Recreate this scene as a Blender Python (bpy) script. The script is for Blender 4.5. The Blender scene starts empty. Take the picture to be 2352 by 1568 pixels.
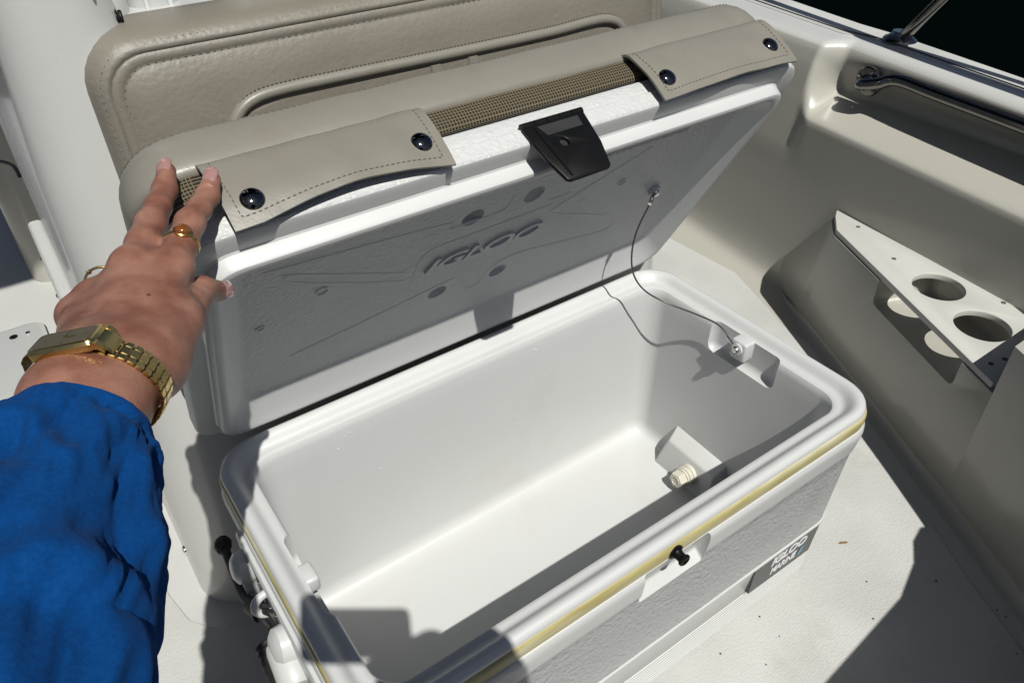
import bpy, bmesh, math, random
import numpy as np
from mathutils import Vector, Matrix, noise
random.seed(7)
PI = math.pi
R = math.radians
sc = bpy.context.scene
COL = sc.collection
Z0 = 0.362                       # height of the cooler rim above the deck

# ------------------------------------------------------------------ camera
CAM = Vector((-0.0700, -0.3557, 0.7153 + Z0))
CR = Matrix(((0.81727, 0.36063, -0.44946), (-0.57603, 0.48949, -0.65467), (-0.01609, 0.79395, 0.60778)))
FPX = 1777.4
cam = bpy.data.cameras.new('camera')
cam.sensor_width = 36.0
cam.lens = 36.0 * FPX / 2352.0
cam.clip_start = 0.02
cam.clip_end = 3000
cam_o = bpy.data.objects.new('camera', cam)
COL.objects.link(cam_o)
cam_o.matrix_world = Matrix.Translation(CAM) @ CR.to_4x4()
sc.camera = cam_o

def at(u, v, d):
    """a point in the place from a picture position (2352 x 1568 plan) and a distance d"""
    return CAM + CR @ Vector(((u - 1176) / FPX, -(v - 784) / FPX, -1.0)) * d

# ------------------------------------------------------------------ sky + sun
SUN = Vector((0.116, 0.66, -1.0)).normalized()        # direction the light travels
world = bpy.data.worlds.new('World')
sc.world = world
world.use_nodes = True
wn = world.node_tree
sky = wn.nodes.new('ShaderNodeTexSky')
sky.sky_type = 'NISHITA'
sky.sun_disc = False
sky.sun_elevation = math.asin(-SUN.z)
sky.sun_rotation = math.atan2(-SUN.x, -SUN.y)
sky.air_density = 0.7
sky.dust_density = 1.0
sky.ozone_density = 0.4
bg = wn.nodes['Background']
bg.inputs['Strength'].default_value = 0.05
wn.links.new(sky.outputs[0], bg.inputs[0])
sl = bpy.data.lights.new('sun', 'SUN')
sl.energy = 5.0
sl.angle = R(0.53)
sl.color = (1.0, 0.985, 0.925)
so = bpy.data.objects.new('sun', sl)
COL.objects.link(so)
so.rotation_euler = SUN.to_track_quat('-Z', 'Y').to_euler()
so.location = (0, -3, 6)
sc.view_settings.view_transform = 'Standard'
sc.view_settings.look = 'None'
sc.view_settings.exposure = 0.2
sc.view_settings.gamma = 1.0
sc.cycles.max_bounces = 10
sc.cycles.diffuse_bounces = 4
sc.cycles.sample_clamp_indirect = 6.0

# ------------------------------------------------------------------ materials
def mat(name, col, rough=0.5, metal=0.0, spec=0.5, coat=0.0, vary=0.0, vscale=8.0, bump=None, sss=0.0, sssr=(1, .3, .15)):
    m = bpy.data.materials.new(name)
    m.use_nodes = True
    nt = m.node_tree
    b = nt.nodes['Principled BSDF']
    b.inputs['Base Color'].default_value = (*col, 1)
    b.inputs['Roughness'].default_value = rough
    b.inputs['Metallic'].default_value = metal
    b.inputs['Specular IOR Level'].default_value = spec
    b.inputs['Coat Weight'].default_value = coat
    b.inputs['Coat Roughness'].default_value = 0.12
    if sss:
        b.inputs['Subsurface Weight'].default_value = sss
        b.inputs['Subsurface Radius'].default_value = sssr
        b.inputs['Subsurface Scale'].default_value = 0.006
    tc = nt.nodes.new('ShaderNodeTexCoord')
    if vary:
        n = nt.nodes.new('ShaderNodeTexNoise')
        n.inputs['Scale'].default_value = vscale
        n.inputs['Detail'].default_value = 6
        nt.links.new(tc.outputs['Object'], n.inputs['Vector'])
        mx = nt.nodes.new('ShaderNodeMix')
        mx.data_type = 'RGBA'
        mx.inputs[6].default_value = (*[c * (1 - vary) for c in col], 1)
        mx.inputs[7].default_value = (*[min(1, c * (1 + vary)) for c in col], 1)
        nt.links.new(n.outputs['Fac'], mx.inputs[0])
        nt.links.new(mx.outputs[2], b.inputs['Base Color'])
        rr = nt.nodes.new('ShaderNodeMapRange')
        rr.inputs['To Min'].default_value = rough * 0.8
        rr.inputs['To Max'].default_value = min(1, rough * 1.25)
        nt.links.new(n.outputs['Fac'], rr.inputs['Value'])
        nt.links.new(rr.outputs[0], b.inputs['Roughness'])
    if bump:
        last = None
        for kind, scale, dist, strength in bump:
            if kind == 'noise':
                t = nt.nodes.new('ShaderNodeTexNoise')
                t.inputs['Scale'].default_value = scale
                t.inputs['Detail'].default_value = 5
                out = t.outputs['Fac']
            else:
                t = nt.nodes.new('ShaderNodeTexVoronoi')
                t.inputs['Scale'].default_value = scale
                t.feature = 'DISTANCE_TO_EDGE' if kind == 'crack' else 'F1'
                out = t.outputs['Distance']
            nt.links.new(tc.outputs['Object'], t.inputs['Vector'])
            bp = nt.nodes.new('ShaderNodeBump')
            bp.inputs['Strength'].default_value = strength
            bp.inputs['Distance'].default_value = dist
            nt.links.new(out, bp.inputs['Height'])
            if last:
                nt.links.new(last.outputs[0], bp.inputs['Normal'])
            last = bp
        nt.links.new(last.outputs[0], b.inputs['Normal'])
    return m

def nodes(m):
    return m.node_tree, m.node_tree.nodes['Principled BSDF']

M = {}
M['gel'] = mat('gelcoat_white', (.425, .425, .41), .28, coat=.3, vary=.035, vscale=5, bump=[('noise', 6, .003, .05)])
M['gel_wall'] = mat('gelcoat_shaded', (.345, .333, .295), .30, coat=.2, vary=.04, vscale=4, bump=[('noise', 5, .003, .06)])  # white hull walls: their shade and warm bounce are put into the colour
M['deck'] = mat('deck_gelcoat', (.42, .42, .405), .4, coat=.1, vary=.04, vscale=9)
M['plastic'] = mat('cooler_plastic', (.435, .44, .435), .34, vary=.02, vscale=14, bump=[('noise', 260, .0003, .12)])
M['lidplastic'] = mat('lid_plastic', (.435, .44, .435), .4, vary=.02, vscale=14, bump=[('noise', 420, .0004, .18)])
M['pebble'] = mat('pebbled_plastic', (.435, .44, .435), .42, vary=.03, vscale=60, bump=[('noise', 190, .0022, .75), ('crack', 170, .0012, .5)])
M['panel_plastic'] = mat('wrinkled_panel_plastic', (.325, .33, .333), .48, vary=.06, vscale=90, bump=[('noise', 150, .0035, .9), ('crack', 210, .0016, .6)])  # same white plastic; duller light on the wrinkles is greyed into the colour
M['vinyl'] = mat('beige_vinyl', (.168, .157, .132), .40, vary=.05, vscale=12, bump=[('noise', 34, .004, .22), ('crack', 260, .0007, .18)])
M['vinyl_grain'] = mat('grained_vinyl', (.152, .137, .112), .46, vary=.06, vscale=9, bump=[('noise', 150, .0018, .35), ('crack', 120, .0010, .22)])
M['thread'] = mat('dark_thread', (.05, .045, .04), .8)
M['thread2'] = mat('grey_thread', (.085, .078, .065), .8)
M['chrome'] = mat('dark_chrome', (.13, .13, .132), .08, metal=1.0)
M['steel'] = mat('stainless_steel', (.55, .54, .52), .16, metal=1.0, vary=.08, vscale=40)
M['wire'] = mat('wire_cable', (.10, .10, .095), .4, metal=.7)
M['black'] = mat('black_plastic', (.004, .004, .004), .38, spec=.2, vary=.1, vscale=50)
M['gloss'] = mat('glossy_dark_plastic', (.03, .03, .03), .12, vary=.2, vscale=60)
M['rail'] = mat('rail_steel', (.20, .195, .185), .13, metal=1.0, vary=.15, vscale=30)
M['rubber'] = mat('black_rubber', (.008, .008, .008), .6)
M['gold'] = mat('watch_gold', (.62, .44, .16), .22, metal=1.0, vary=.05, vscale=200)
M['dial'] = mat('gold_dial', (.17, .13, .065), .3, metal=.7)
M['amber'] = mat('amber_stone', (.13, .040, .005), .06, coat=1.0, vary=.5, vscale=300)
M['nail'] = mat('nail_polish', (.26, .145, .135), .12, coat=1.0)
M['ivory'] = mat('ivory_plastic', (.48, .46, .39), .35)
M['white'] = mat('white_plastic', (.43, .435, .43), .3)
M['plate'] = mat('cream_plate', (.43, .425, .395), .4, vary=.04, vscale=20)
M['ink'] = mat('label_ink', (.055, .058, .06), .3)
M['silver'] = mat('label_silver', (.55, .56, .57), .35)
M['blueink'] = mat('label_blue', (.12, .25, .33), .4)
M['tan'] = mat('taupe_thread', (.11, .10, .08), .8)
M['hair'] = mat('brown_hair', (.06, .035, .02), .6)
M['canvas'] = mat('canopy_canvas', (.03, .04, .05), .8)
M['leaf'] = mat('dry_leaf', (.16, .09, .03), .8, vary=.4, vscale=300)
M['mole'] = mat('mole_brown', (.07, .025, .014), .5)
M['dirt'] = mat('dirt', (.03, .028, .022), .9)

def wear(name, scale, thr, dark, stretch=(1, 1, 1), width=.08):
    """patches or streaks of dirt over a material's own colour"""
    m_ = M[name]; nt, b = nodes(m_)
    src = b.inputs['Base Color'].links[0].from_socket if b.inputs['Base Color'].links else None
    tc = nt.nodes.new('ShaderNodeTexCoord'); mp = nt.nodes.new('ShaderNodeMapping'); mp.inputs['Scale'].default_value = stretch
    n = nt.nodes.new('ShaderNodeTexNoise'); n.inputs['Scale'].default_value = scale; n.inputs['Detail'].default_value = 9; n.inputs['Roughness'].default_value = .65
    nt.links.new(tc.outputs['Object'], mp.inputs['Vector']); nt.links.new(mp.outputs[0], n.inputs['Vector'])
    mr = nt.nodes.new('ShaderNodeMapRange'); mr.inputs['From Min'].default_value = thr; mr.inputs['From Max'].default_value = thr + width
    nt.links.new(n.outputs['Fac'], mr.inputs['Value'])
    mx = nt.nodes.new('ShaderNodeMix'); mx.data_type = 'RGBA'; mx.blend_type = 'MULTIPLY'
    mx.inputs[7].default_value = (*dark, 1)
    nt.links.new(mr.outputs[0], mx.inputs[0])
    if src: nt.links.new(src, mx.inputs[6])
    else: mx.inputs[6].default_value = b.inputs['Base Color'].default_value
    nt.links.new(mx.outputs[2], b.inputs['Base Color'])
wear('plastic', 7, .56, (.93, .92, .88), width=.2)
wear('plastic', 60, .70, (.72, .70, .64), (1, 1, .35), .06)
wear('lidplastic', 9, .56, (.93, .92, .89), width=.2)
wear('panel_plastic', 12, .56, (.90, .90, .88), width=.15)
wear('gel_wall', 3, .54, (.93, .92, .89), width=.2)
wear('gel_wall', 26, .71, (.70, .68, .62), (1, 3.5, .5), .05)
wear('gel', 5, .56, (.94, .935, .91), width=.2)
wear('vinyl', 9, .55, (.88, .87, .84), width=.2)
wear('vinyl', 90, .70, (.70, .68, .62), width=.06)
wear('vinyl_grain', 6, .55, (.90, .89, .87), width=.2)

# skin: blotchy pink-brown, fine creases
m = mat('skin', (.44, .225, .150), .42, sss=.12, bump=[('noise', 160, .0012, .22), ('crack', 700, .0007, .5)])
nt, b = nodes(m)
tc = nt.nodes.new('ShaderNodeTexCoord')
n1 = nt.nodes.new('ShaderNodeTexNoise'); n1.inputs['Scale'].default_value = 38; n1.inputs['Detail'].default_value = 5
nt.links.new(tc.outputs['Object'], n1.inputs['Vector'])
cr = nt.nodes.new('ShaderNodeValToRGB')
cr.color_ramp.elements[0].position = .35; cr.color_ramp.elements[0].color = (.140, .053, .034, 1)
cr.color_ramp.elements[1].position = .68; cr.color_ramp.elements[1].color = (.262, .130, .090, 1)
nt.links.new(n1.outputs['Fac'], cr.inputs[0])
nt.links.new(cr.outputs[0], b.inputs['Base Color'])
M['skin'] = m

# blue fleece-like fabric
m = mat('blue_fabric', (.003, .045, .17), .95, spec=.03, bump=[('noise', 1400, .0006, .5), ('noise', 160, .0015, .25)])
nt, b = nodes(m)
b.inputs['Sheen Weight'].default_value = .04
b.inputs['Sheen Tint'].default_value = (.25, .45, .9, 1)
tc = nt.nodes.new('ShaderNodeTexCoord')
n1 = nt.nodes.new('ShaderNodeTexNoise'); n1.inputs['Scale'].default_value = 420; n1.inputs['Detail'].default_value = 3
nt.links.new(tc.outputs['Object'], n1.inputs['Vector'])
cr = nt.nodes.new('ShaderNodeValToRGB')
cr.color_ramp.elements[0].position = .3; cr.color_ramp.elements[0].color = (.002, .032, .125, 1)
cr.color_ramp.elements[1].position = .75; cr.color_ramp.elements[1].color = (.003, .042, .160, 1)
nt.links.new(n1.outputs['Fac'], cr.inputs[0]); nt.links.new(cr.outputs[0], b.inputs['Base Color'])
M['blue'] = m

# aged yellow seal: yellow body, streaky dirt, whiter in places
m = mat('aged_yellow_seal', (.66, .56, .25), .5)
nt, b = nodes(m)
tc = nt.nodes.new('ShaderNodeTexCoord')
mp = nt.nodes.new('ShaderNodeMapping'); mp.inputs['Scale'].default_value = (9, 9, 60)
n1 = nt.nodes.new('ShaderNodeTexNoise'); n1.inputs['Scale'].default_value = 1.4; n1.inputs['Detail'].default_value = 7
nt.links.new(tc.outputs['Object'], mp.inputs['Vector']); nt.links.new(mp.outputs[0], n1.inputs['Vector'])
cr = nt.nodes.new('ShaderNodeValToRGB')
cr.color_ramp.elements[0].position = .25; cr.color_ramp.elements[0].color = (.26, .215, .085, 1)
cr.color_ramp.elements[1].position = .78; cr.color_ramp.elements[1].color = (.45, .43, .33, 1)
e = cr.color_ramp.elements.new(.5); e.color = (.36, .315, .145, 1)
nt.links.new(n1.outputs['Fac'], cr.inputs[0]); nt.links.new(cr.outputs[0], b.inputs['Base Color'])
M['yellow'] = m

# tan woven mesh over dark foam: woven threads as bump and colour
def weave_mat(name, pitch):
    m = mat(name, (.3, .25, .14), .65)
    nt, b = nodes(m)
    tc = nt.nodes.new('ShaderNodeTexCoord')
    sp = nt.nodes.new('ShaderNodeSeparateXYZ')
    nt.links.new(tc.outputs['UV'], sp.inputs[0])
    outs = []
    for ax in (0, 1):
        mu = nt.nodes.new('ShaderNodeMath'); mu.operation = 'MULTIPLY'; mu.inputs[1].default_value = 2 * PI / pitch
        nt.links.new(sp.outputs[ax], mu.inputs[0])
        s = nt.nodes.new('ShaderNodeMath'); s.operation = 'SINE'; nt.links.new(mu.outputs[0], s.inputs[0])
        outs.append(s)
    mxx = nt.nodes.new('ShaderNodeMath'); mxx.operation = 'MAXIMUM'
    nt.links.new(outs[0].outputs[0], mxx.inputs[0]); nt.links.new(outs[1].outputs[0], mxx.inputs[1])
    cr = nt.nodes.new('ShaderNodeValToRGB')
    cr.color_ramp.elements[0].position = .30; cr.color_ramp.elements[0].color = (.012, .010, .006, 1)
    cr.color_ramp.elements[1].position = .62; cr.color_ramp.elements[1].color = (.115, .092, .052, 1)
    nt.links.new(mxx.outputs[0], cr.inputs[0])
    nt.links.new(cr.outputs[0], b.inputs['Base Color'])
    bp = nt.nodes.new('ShaderNodeBump'); bp.inputs['Distance'].default_value = .0012; bp.inputs['Strength'].default_value = .8
    nt.links.new(mxx.outputs[0], bp.inputs['Height']); nt.links.new(bp.outputs[0], b.inputs['Normal'])
    return m
M['weave'] = weave_mat('woven_mesh', .0036)

# moulded non-skid: diamond grid
m = mat('nonskid', (.74, .735, .70), .5, coat=.0)
nt, b = nodes(m)
tc = nt.nodes.new('ShaderNodeTexCoord')
pr = nt.nodes.new('ShaderNodeTexVoronoi'); pr.inputs['Scale'].default_value = 235; pr.inputs['Randomness'].default_value = .45
nt.links.new(tc.outputs['Object'], pr.inputs['Vector'])
bp = nt.nodes.new('ShaderNodeBump'); bp.inputs['Distance'].default_value = .0014; bp.inputs['Strength'].default_value = .5
nt.links.new(pr.outputs[0], bp.inputs['Height']); nt.links.new(bp.outputs[0], b.inputs['Normal'])
n1 = nt.nodes.new('ShaderNodeTexNoise'); n1.inputs['Scale'].default_value = 6; n1.inputs['Detail'].default_value = 8
nt.links.new(tc.outputs['Object'], n1.inputs['Vector'])
cr = nt.nodes.new('ShaderNodeValToRGB')
cr.color_ramp.elements[0].position = .34; cr.color_ramp.elements[0].color = (.375, .375, .358, 1)
cr.color_ramp.elements[1].position = .7; cr.color_ramp.elements[1].color = (.445, .445, .427, 1)
nt.links.new(n1.outputs['Fac'], cr.inputs[0]); nt.links.new(cr.outputs[0], b.inputs['Base Color'])
M['nonskid'] = m
wear('nonskid', 5, .56, (.86, .85, .80), width=.16)
wear('nonskid', 45, .69, (.62, .60, .54), width=.06)

# dark water
m = mat('water', (.0006, .0016, .0016), .6, spec=.0, bump=[('noise', 1.3, .05, .5)])
M['water'] = m
# water drops
m = mat('droplet', (.75, .76, .76), .03)
nodes(m)[1].inputs['Alpha'].default_value = .35
M['drop'] = m
m = mat('watch_glass', (.9, .8, .6), .03)
nodes(m)[1].inputs['Transmission Weight'].default_value = 1.0
M['glass'] = m

# ------------------------------------------------------------------ helpers
def link(name, me, parent=None):
    o = bpy.data.objects.new(name, me)
    COL.objects.link(o)
    if parent is not None:
        o.parent = parent
    return o

def finish(me, smooth=True, ang=35):
    if smooth:
        me.polygons.foreach_set('use_smooth', [True] * len(me.polygons))
        me.set_sharp_from_angle(angle=R(ang))
    me.update()

def obj(name, V, F, m, parent=None, smooth=True, ang=35, recalc=True):
    me = bpy.data.meshes.new(name)
    me.from_pydata([tuple(v) for v in V], [], F)
    if recalc:
        bm = bmesh.new(); bm.from_mesh(me)
        bmesh.ops.recalc_face_normals(bm, faces=bm.faces)
        bm.to_mesh(me); bm.free()
    for mm in (m if isinstance(m, (list, tuple)) else [m]):
        me.materials.append(M[mm] if isinstance(mm, str) else mm)
    finish(me, smooth, ang)
    return link(name, me, parent)

def empty(name, mw=None, loc=None):
    o = bpy.data.objects.new(name, None)
    COL.objects.link(o)
    o.empty_display_size = .05
    if mw is not None:
        o.matrix_world = mw
    if loc is not None:
        o.location = loc
    return o

def tag(o, label=None, cat=None, group=None, kind=None):
    if label: o['label'] = label
    if cat: o['category'] = cat
    if group: o['group'] = group
    if kind: o['kind'] = kind
    return o

class MB:
    """collects pieces of one part"""
    def __init__(s): s.V = []; s.F = []
    def add(s, V, F):
        k = len(s.V); s.V += [Vector(v) for v in V]; s.F += [tuple(i + k for i in f) for f in F]; return s
    def build(s, name, m, parent=None, **k): return obj(name, s.V, s.F, m, parent, **k)

def rrect(x0, x1, y0, y1, r, n=6):
    r = max(1e-4, min(r, (x1 - x0) / 2 - 1e-4, (y1 - y0) / 2 - 1e-4))
    P = []
    for cx, cy, a0 in ((x1 - r, y1 - r, 0), (x0 + r, y1 - r, PI / 2), (x0 + r, y0 + r, PI), (x1 - r, y0 + r, 3 * PI / 2)):
        for i in range(n + 1):
            a = a0 + PI / 2 * i / n
            P.append((cx + r * math.cos(a), cy + r * math.sin(a)))
    return P

def densify(P, step):
    out = []
    for i in range(len(P)):
        a = Vector(P[i]); b_ = Vector(P[(i + 1) % len(P)])
        k = max(1, int((b_ - a).length / step))
        for j in range(k):
            out.append(tuple(a.lerp(b_, j / k)))
    return out

def loft(rings, cap0=True, cap1=True, closed=True):
    n = len(rings[0]); V = [Vector(p) for r in rings for p in r]; F = []
    for i in range(len(rings) - 1):
        for j in range(n if closed else n - 1):
            a = i * n + j; b_ = i * n + (j + 1) % n
            F.append((a, b_, b_ + n, a + n))
    if cap0: F.append(tuple(range(n - 1, -1, -1)))
    if cap1: F.append(tuple((len(rings) - 1) * n + j for j in range(n)))
    return V, F

def box(x0, x1, y0, y1, z0, z1):
    V = [(x, y, z) for x in (x0, x1) for y in (y0, y1) for z in (z0, z1)]
    return V, [(0, 1, 3, 2), (4, 6, 7, 5), (0, 4, 5, 1), (2, 3, 7, 6), (0, 2, 6, 4), (1, 5, 7, 3)]

def catmull(P, k=6, closed=False):
    P = [Vector(p) for p in P]; out = []; n = len(P)
    for i in range(n if closed else n - 1):
        g = lambda j: P[j % n] if closed else P[max(0, min(n - 1, j))]
        a, b_, c, d = g(i - 1), g(i), g(i + 1), g(i + 2)
        for j in range(k):
            t = j / k
            out.append(.5 * ((2 * b_) + (c - a) * t + (2 * a - 5 * b_ + 4 * c - d) * t * t + (3 * b_ - a - 3 * c + d) * t ** 3))
    if not closed: out.append(P[-1])
    return out

def tube(path, rad, n=10, caps=True):
    path = [Vector(p) for p in path]
    rads = rad if isinstance(rad, (list, tuple)) else [rad] * len(path)
    t = (path[1] - path[0]).normalized()
    u = t.orthogonal().normalized()
    rings = []
    for i, p in enumerate(path):
        a = path[max(0, i - 1)]; b_ = path[min(len(path) - 1, i + 1)]
        t2 = (b_ - a).normalized()
        q = t.rotation_difference(t2); u = (q @ u).normalized(); t = t2
        v = t.cross(u).normalized()
        rings.append([p + (u * math.cos(2 * PI * k / n) + v * math.sin(2 * PI * k / n)) * rads[i] for k in range(n)])
    return loft(rings, caps, caps)

def lathe(prof, axis_o, axis_d, n=24):
    """prof: list of (radius, height along axis)"""
    d = Vector(axis_d).normalized(); u = d.orthogonal().normalized(); v = d.cross(u); o = Vector(axis_o)
    rings = [[o + d * h + (u * math.cos(2 * PI * k / n) + v * math.sin(2 * PI * k / n)) * max(r, 1e-5) for k in range(n)] for r, h in prof]
    return loft(rings)

def frame(o, x, z):
    z = Vector(z).normalized(); x = Vector(x); x = (x - z * x.dot(z)).normalized(); y = z.cross(x)
    m_ = Matrix((x, y, z)).transposed().to_4x4(); m_.translation = Vector(o); return m_

def xf(VF, m_): return [m_ @ Vector(v) for v in VF[0]], VF[1]

def boolean(o, cutters, op='DIFFERENCE'):
    for c in cutters:
        md = o.modifiers.new('b', 'BOOLEAN'); md.operation = op; md.object = c; md.solver = 'EXACT'
    dg = bpy.context.evaluated_depsgraph_get()
    me = bpy.data.meshes.new_from_object(o.evaluated_get(dg))
    o.modifiers.clear(); old = o.data; o.data = me; bpy.data.meshes.remove(old)
    for c in cutters: bpy.data.objects.remove(c)

def modify(o, f):
    f(o)
    dg = bpy.context.evaluated_depsgraph_get()
    me = bpy.data.meshes.new_from_object(o.evaluated_get(dg))
    o.modifiers.clear(); o.data = me

def bevel(o, w, seg=3, ang=35):
    def f(o):
        md = o.modifiers.new('v', 'BEVEL'); md.width = w; md.segments = seg; md.limit_method = 'ANGLE'; md.angle_limit = R(ang); md.use_clamp_overlap = True
    modify(o, f)

def subsurf(o, k):
    def f(o):
        md = o.modifiers.new('s', 'SUBSURF'); md.levels = k; md.render_levels = k
    modify(o, f)

def stitches(path, nrm, length=.0042, gap=.0022, w=.0007, h=.0006):
    """dashes of thread along a path; nrm(p) = surface normal"""
    mb = MB(); path = [Vector(p) for p in path]
    s = 0; nxt = 0
    acc = [0]
    for i in range(len(path) - 1): acc.append(acc[-1] + (path[i + 1] - path[i]).length)
    def pos(t):
        for i in range(len(path) - 1):
            if acc[i + 1] >= t:
                return path[i].lerp(path[i + 1], (t - acc[i]) / max(1e-9, acc[i + 1] - acc[i]))
        return path[-1]
    t = 0
    while t + length < acc[-1]:
        a, b_ = pos(t), pos(t + length); d = (b_ - a)
        nn = Vector(nrm((a + b_) / 2) if callable(nrm) else nrm).normalized()
        sd = d.cross(nn).normalized() * w
        up = nn * h; mid = (a + b_) / 2 + up * 1.5
        a2, b2 = a - up, b_ - up
        V = [a2 - sd, a2 + sd, b2 + sd, b2 - sd, mid - sd, mid + sd]
        mb.add(V, [(0, 1, 5, 4), (4, 5, 2, 3), (1, 2, 5), (0, 4, 3), (0, 3, 2, 1)])
        t += length + gap
    return mb

def text_mesh(s, size, extrude=.001, shear=0.0, offset=0.0, space=1.0):
    cu = bpy.data.curves.new('t', 'FONT'); cu.body = s; cu.size = size; cu.extrude = extrude; cu.shear = shear; cu.offset = offset
    cu.align_x = 'CENTER'; cu.align_y = 'CENTER'; cu.space_character = space; cu.resolution_u = 6
    o = bpy.data.objects.new('t', cu); COL.objects.link(o)
    dg = bpy.context.evaluated_depsgraph_get(); dg.update()
    me = bpy.data.meshes.new_from_object(o.evaluated_get(dg))
    V = [v.co.copy() for v in me.vertices]; F = [tuple(p.vertices) for p in me.polygons]
    bpy.data.objects.remove(o); bpy.data.curves.remove(cu); bpy.data.meshes.remove(me)
    return V, F

def surface_nets(f, lo, hi, h):
    """mesh of the zero set of f(X,Y,Z) (numpy arrays)"""
    nx, ny, nz = [int(math.ceil((hi[i] - lo[i]) / h)) + 1 for i in range(3)]
    X, Y, Z = np.meshgrid(lo[0] + h * np.arange(nx), lo[1] + h * np.arange(ny), lo[2] + h * np.arange(nz), indexing='ij')
    D = f(X.astype(np.float32), Y.astype(np.float32), Z.astype(np.float32))
    S = D < 0
    cc = np.zeros((nx - 1, ny - 1, nz - 1), np.int8)
    for i in (0, 1):
        for j in (0, 1):
            for k in (0, 1):
                cc += S[i:nx - 1 + i, j:ny - 1 + j, k:nz - 1 + k]
    act = (cc > 0) & (cc < 8)
    idx = -np.ones(act.shape, np.int64); ids = np.argwhere(act); idx[act] = np.arange(len(ids))
    acc = np.zeros((len(ids), 3)); cnt = np.zeros(len(ids))
    corners = [(i, j, k) for i in (0, 1) for j in (0, 1) for k in (0, 1)]
    for a in corners:
        for b_ in corners:
            if sum(abs(a[t] - b_[t]) for t in range(3)) == 1 and a < b_:
                da = D[ids[:, 0] + a[0], ids[:, 1] + a[1], ids[:, 2] + a[2]]
                db = D[ids[:, 0] + b_[0], ids[:, 1] + b_[1], ids[:, 2] + b_[2]]
                cr_ = (da < 0) != (db < 0)
                t = np.where(cr_, da / np.where(cr_, da - db, 1), 0)
                for ax in range(3):
                    acc[:, ax] += np.where(cr_, a[ax] + t * (b_[ax] - a[ax]), 0)
                cnt += cr_
    V = (ids + acc / cnt[:, None]) * h + np.array(lo)
    F = []
    for ax in range(3):
        u, v = [(1, 2), (2, 0), (0, 1)][ax]
        sl0 = [slice(None)] * 3; sl1 = [slice(None)] * 3
        sl0[ax] = slice(0, -1); sl1[ax] = slice(1, None)
        e0 = S[tuple(sl0)]; e1 = S[tuple(sl1)]
        E_ = np.argwhere(e0 != e1)
        E_ = E_[(E_[:, u] > 0) & (E_[:, v] > 0)]
        E_ = E_[(E_[:, u] < act.shape[u]) & (E_[:, v] < act.shape[v])]
        def gi(du, dv):
            q = E_.copy(); q[:, u] += du; q[:, v] += dv; return idx[q[:, 0], q[:, 1], q[:, 2]]
        Q = np.stack([gi(-1, -1), gi(0, -1), gi(0, 0), gi(-1, 0)], 1)
        fl = e0[E_[:, 0], E_[:, 1], E_[:, 2]]
        Q[~fl] = Q[~fl][:, ::-1]
        F.append(Q)
    return V, np.concatenate(F)

def seg_dist(X, Y, Z, a, b_, ra, rb):
    a = np.array(a, np.float32); b_ = np.array(b_, np.float32); d = b_ - a; l2 = float(d @ d) + 1e-12
    t = np.clip(((X - a[0]) * d[0] + (Y - a[1]) * d[1] + (Z - a[2]) * d[2]) / l2, 0, 1)
    return np.sqrt((X - a[0] - t * d[0]) ** 2 + (Y - a[1] - t * d[1]) ** 2 + (Z - a[2] - t * d[2]) ** 2) - (ra + (rb - ra) * t)

def smin(a, b_, k):
    h = np.clip(.5 + .5 * (b_ - a) / k, 0, 1)
    return b_ + (a - b_) * h - k * h * (1 - h)

def planar_uv(o, f):
    me = o.data
    uv = me.uv_layers.new(name='UVMap')
    for lp in me.loops:
        uv.data[lp.index].uv = f(me.vertices[lp.vertex_index].co)

# ================================================================== SETTING
def sheet(name, poly, z, m, kind='structure', th=0.0, parent=None):
    V = [(x, y, z) for x, y in poly]; n = len(V)
    F = [tuple(range(n))]
    if th:
        V += [(x, y, z - th) for x, y in poly]
        F += [tuple(range(2 * n - 1, n - 1, -1))] + [(i, (i + 1) % n, n + (i + 1) % n, n + i) for i in range(n)]
    o = obj(name, V, F, m, parent, smooth=False)
    if kind and parent is None: o['kind'] = kind
    return o

# water round the boat
wat = obj('water', [(-400, -400, -.45), (400, -400, -.45), (400, 400, -.45), (-400, 400, -.45)], [(0, 1, 2, 3)], 'water', smooth=False)
tag(wat, kind='structure')

# deck: smooth gelcoat with a moulded non-skid panel
deck = sheet('deck', [(-.75, -1.4), (1.62, -1.4), (1.62, 3.4), (-.75, 3.4)], 0, 'deck')
NS = [(1.33, 1.25), (1.352, .70), (1.272, .485), (1.18, .28), (1.04, 0), (.955, -.15), (.893, -.28), (.70, -.7), (-.5, -.7), (-.5, .98), (-.118, .98), (-.108, .58), (-.095, .515), (-.06, .47), (.95, .47), (.98, 1.25)]
ns = sheet('nonskid_panel', NS, .0035, 'nonskid', th=.0045, parent=deck)
bevel(ns, .0015, 2)

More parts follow.
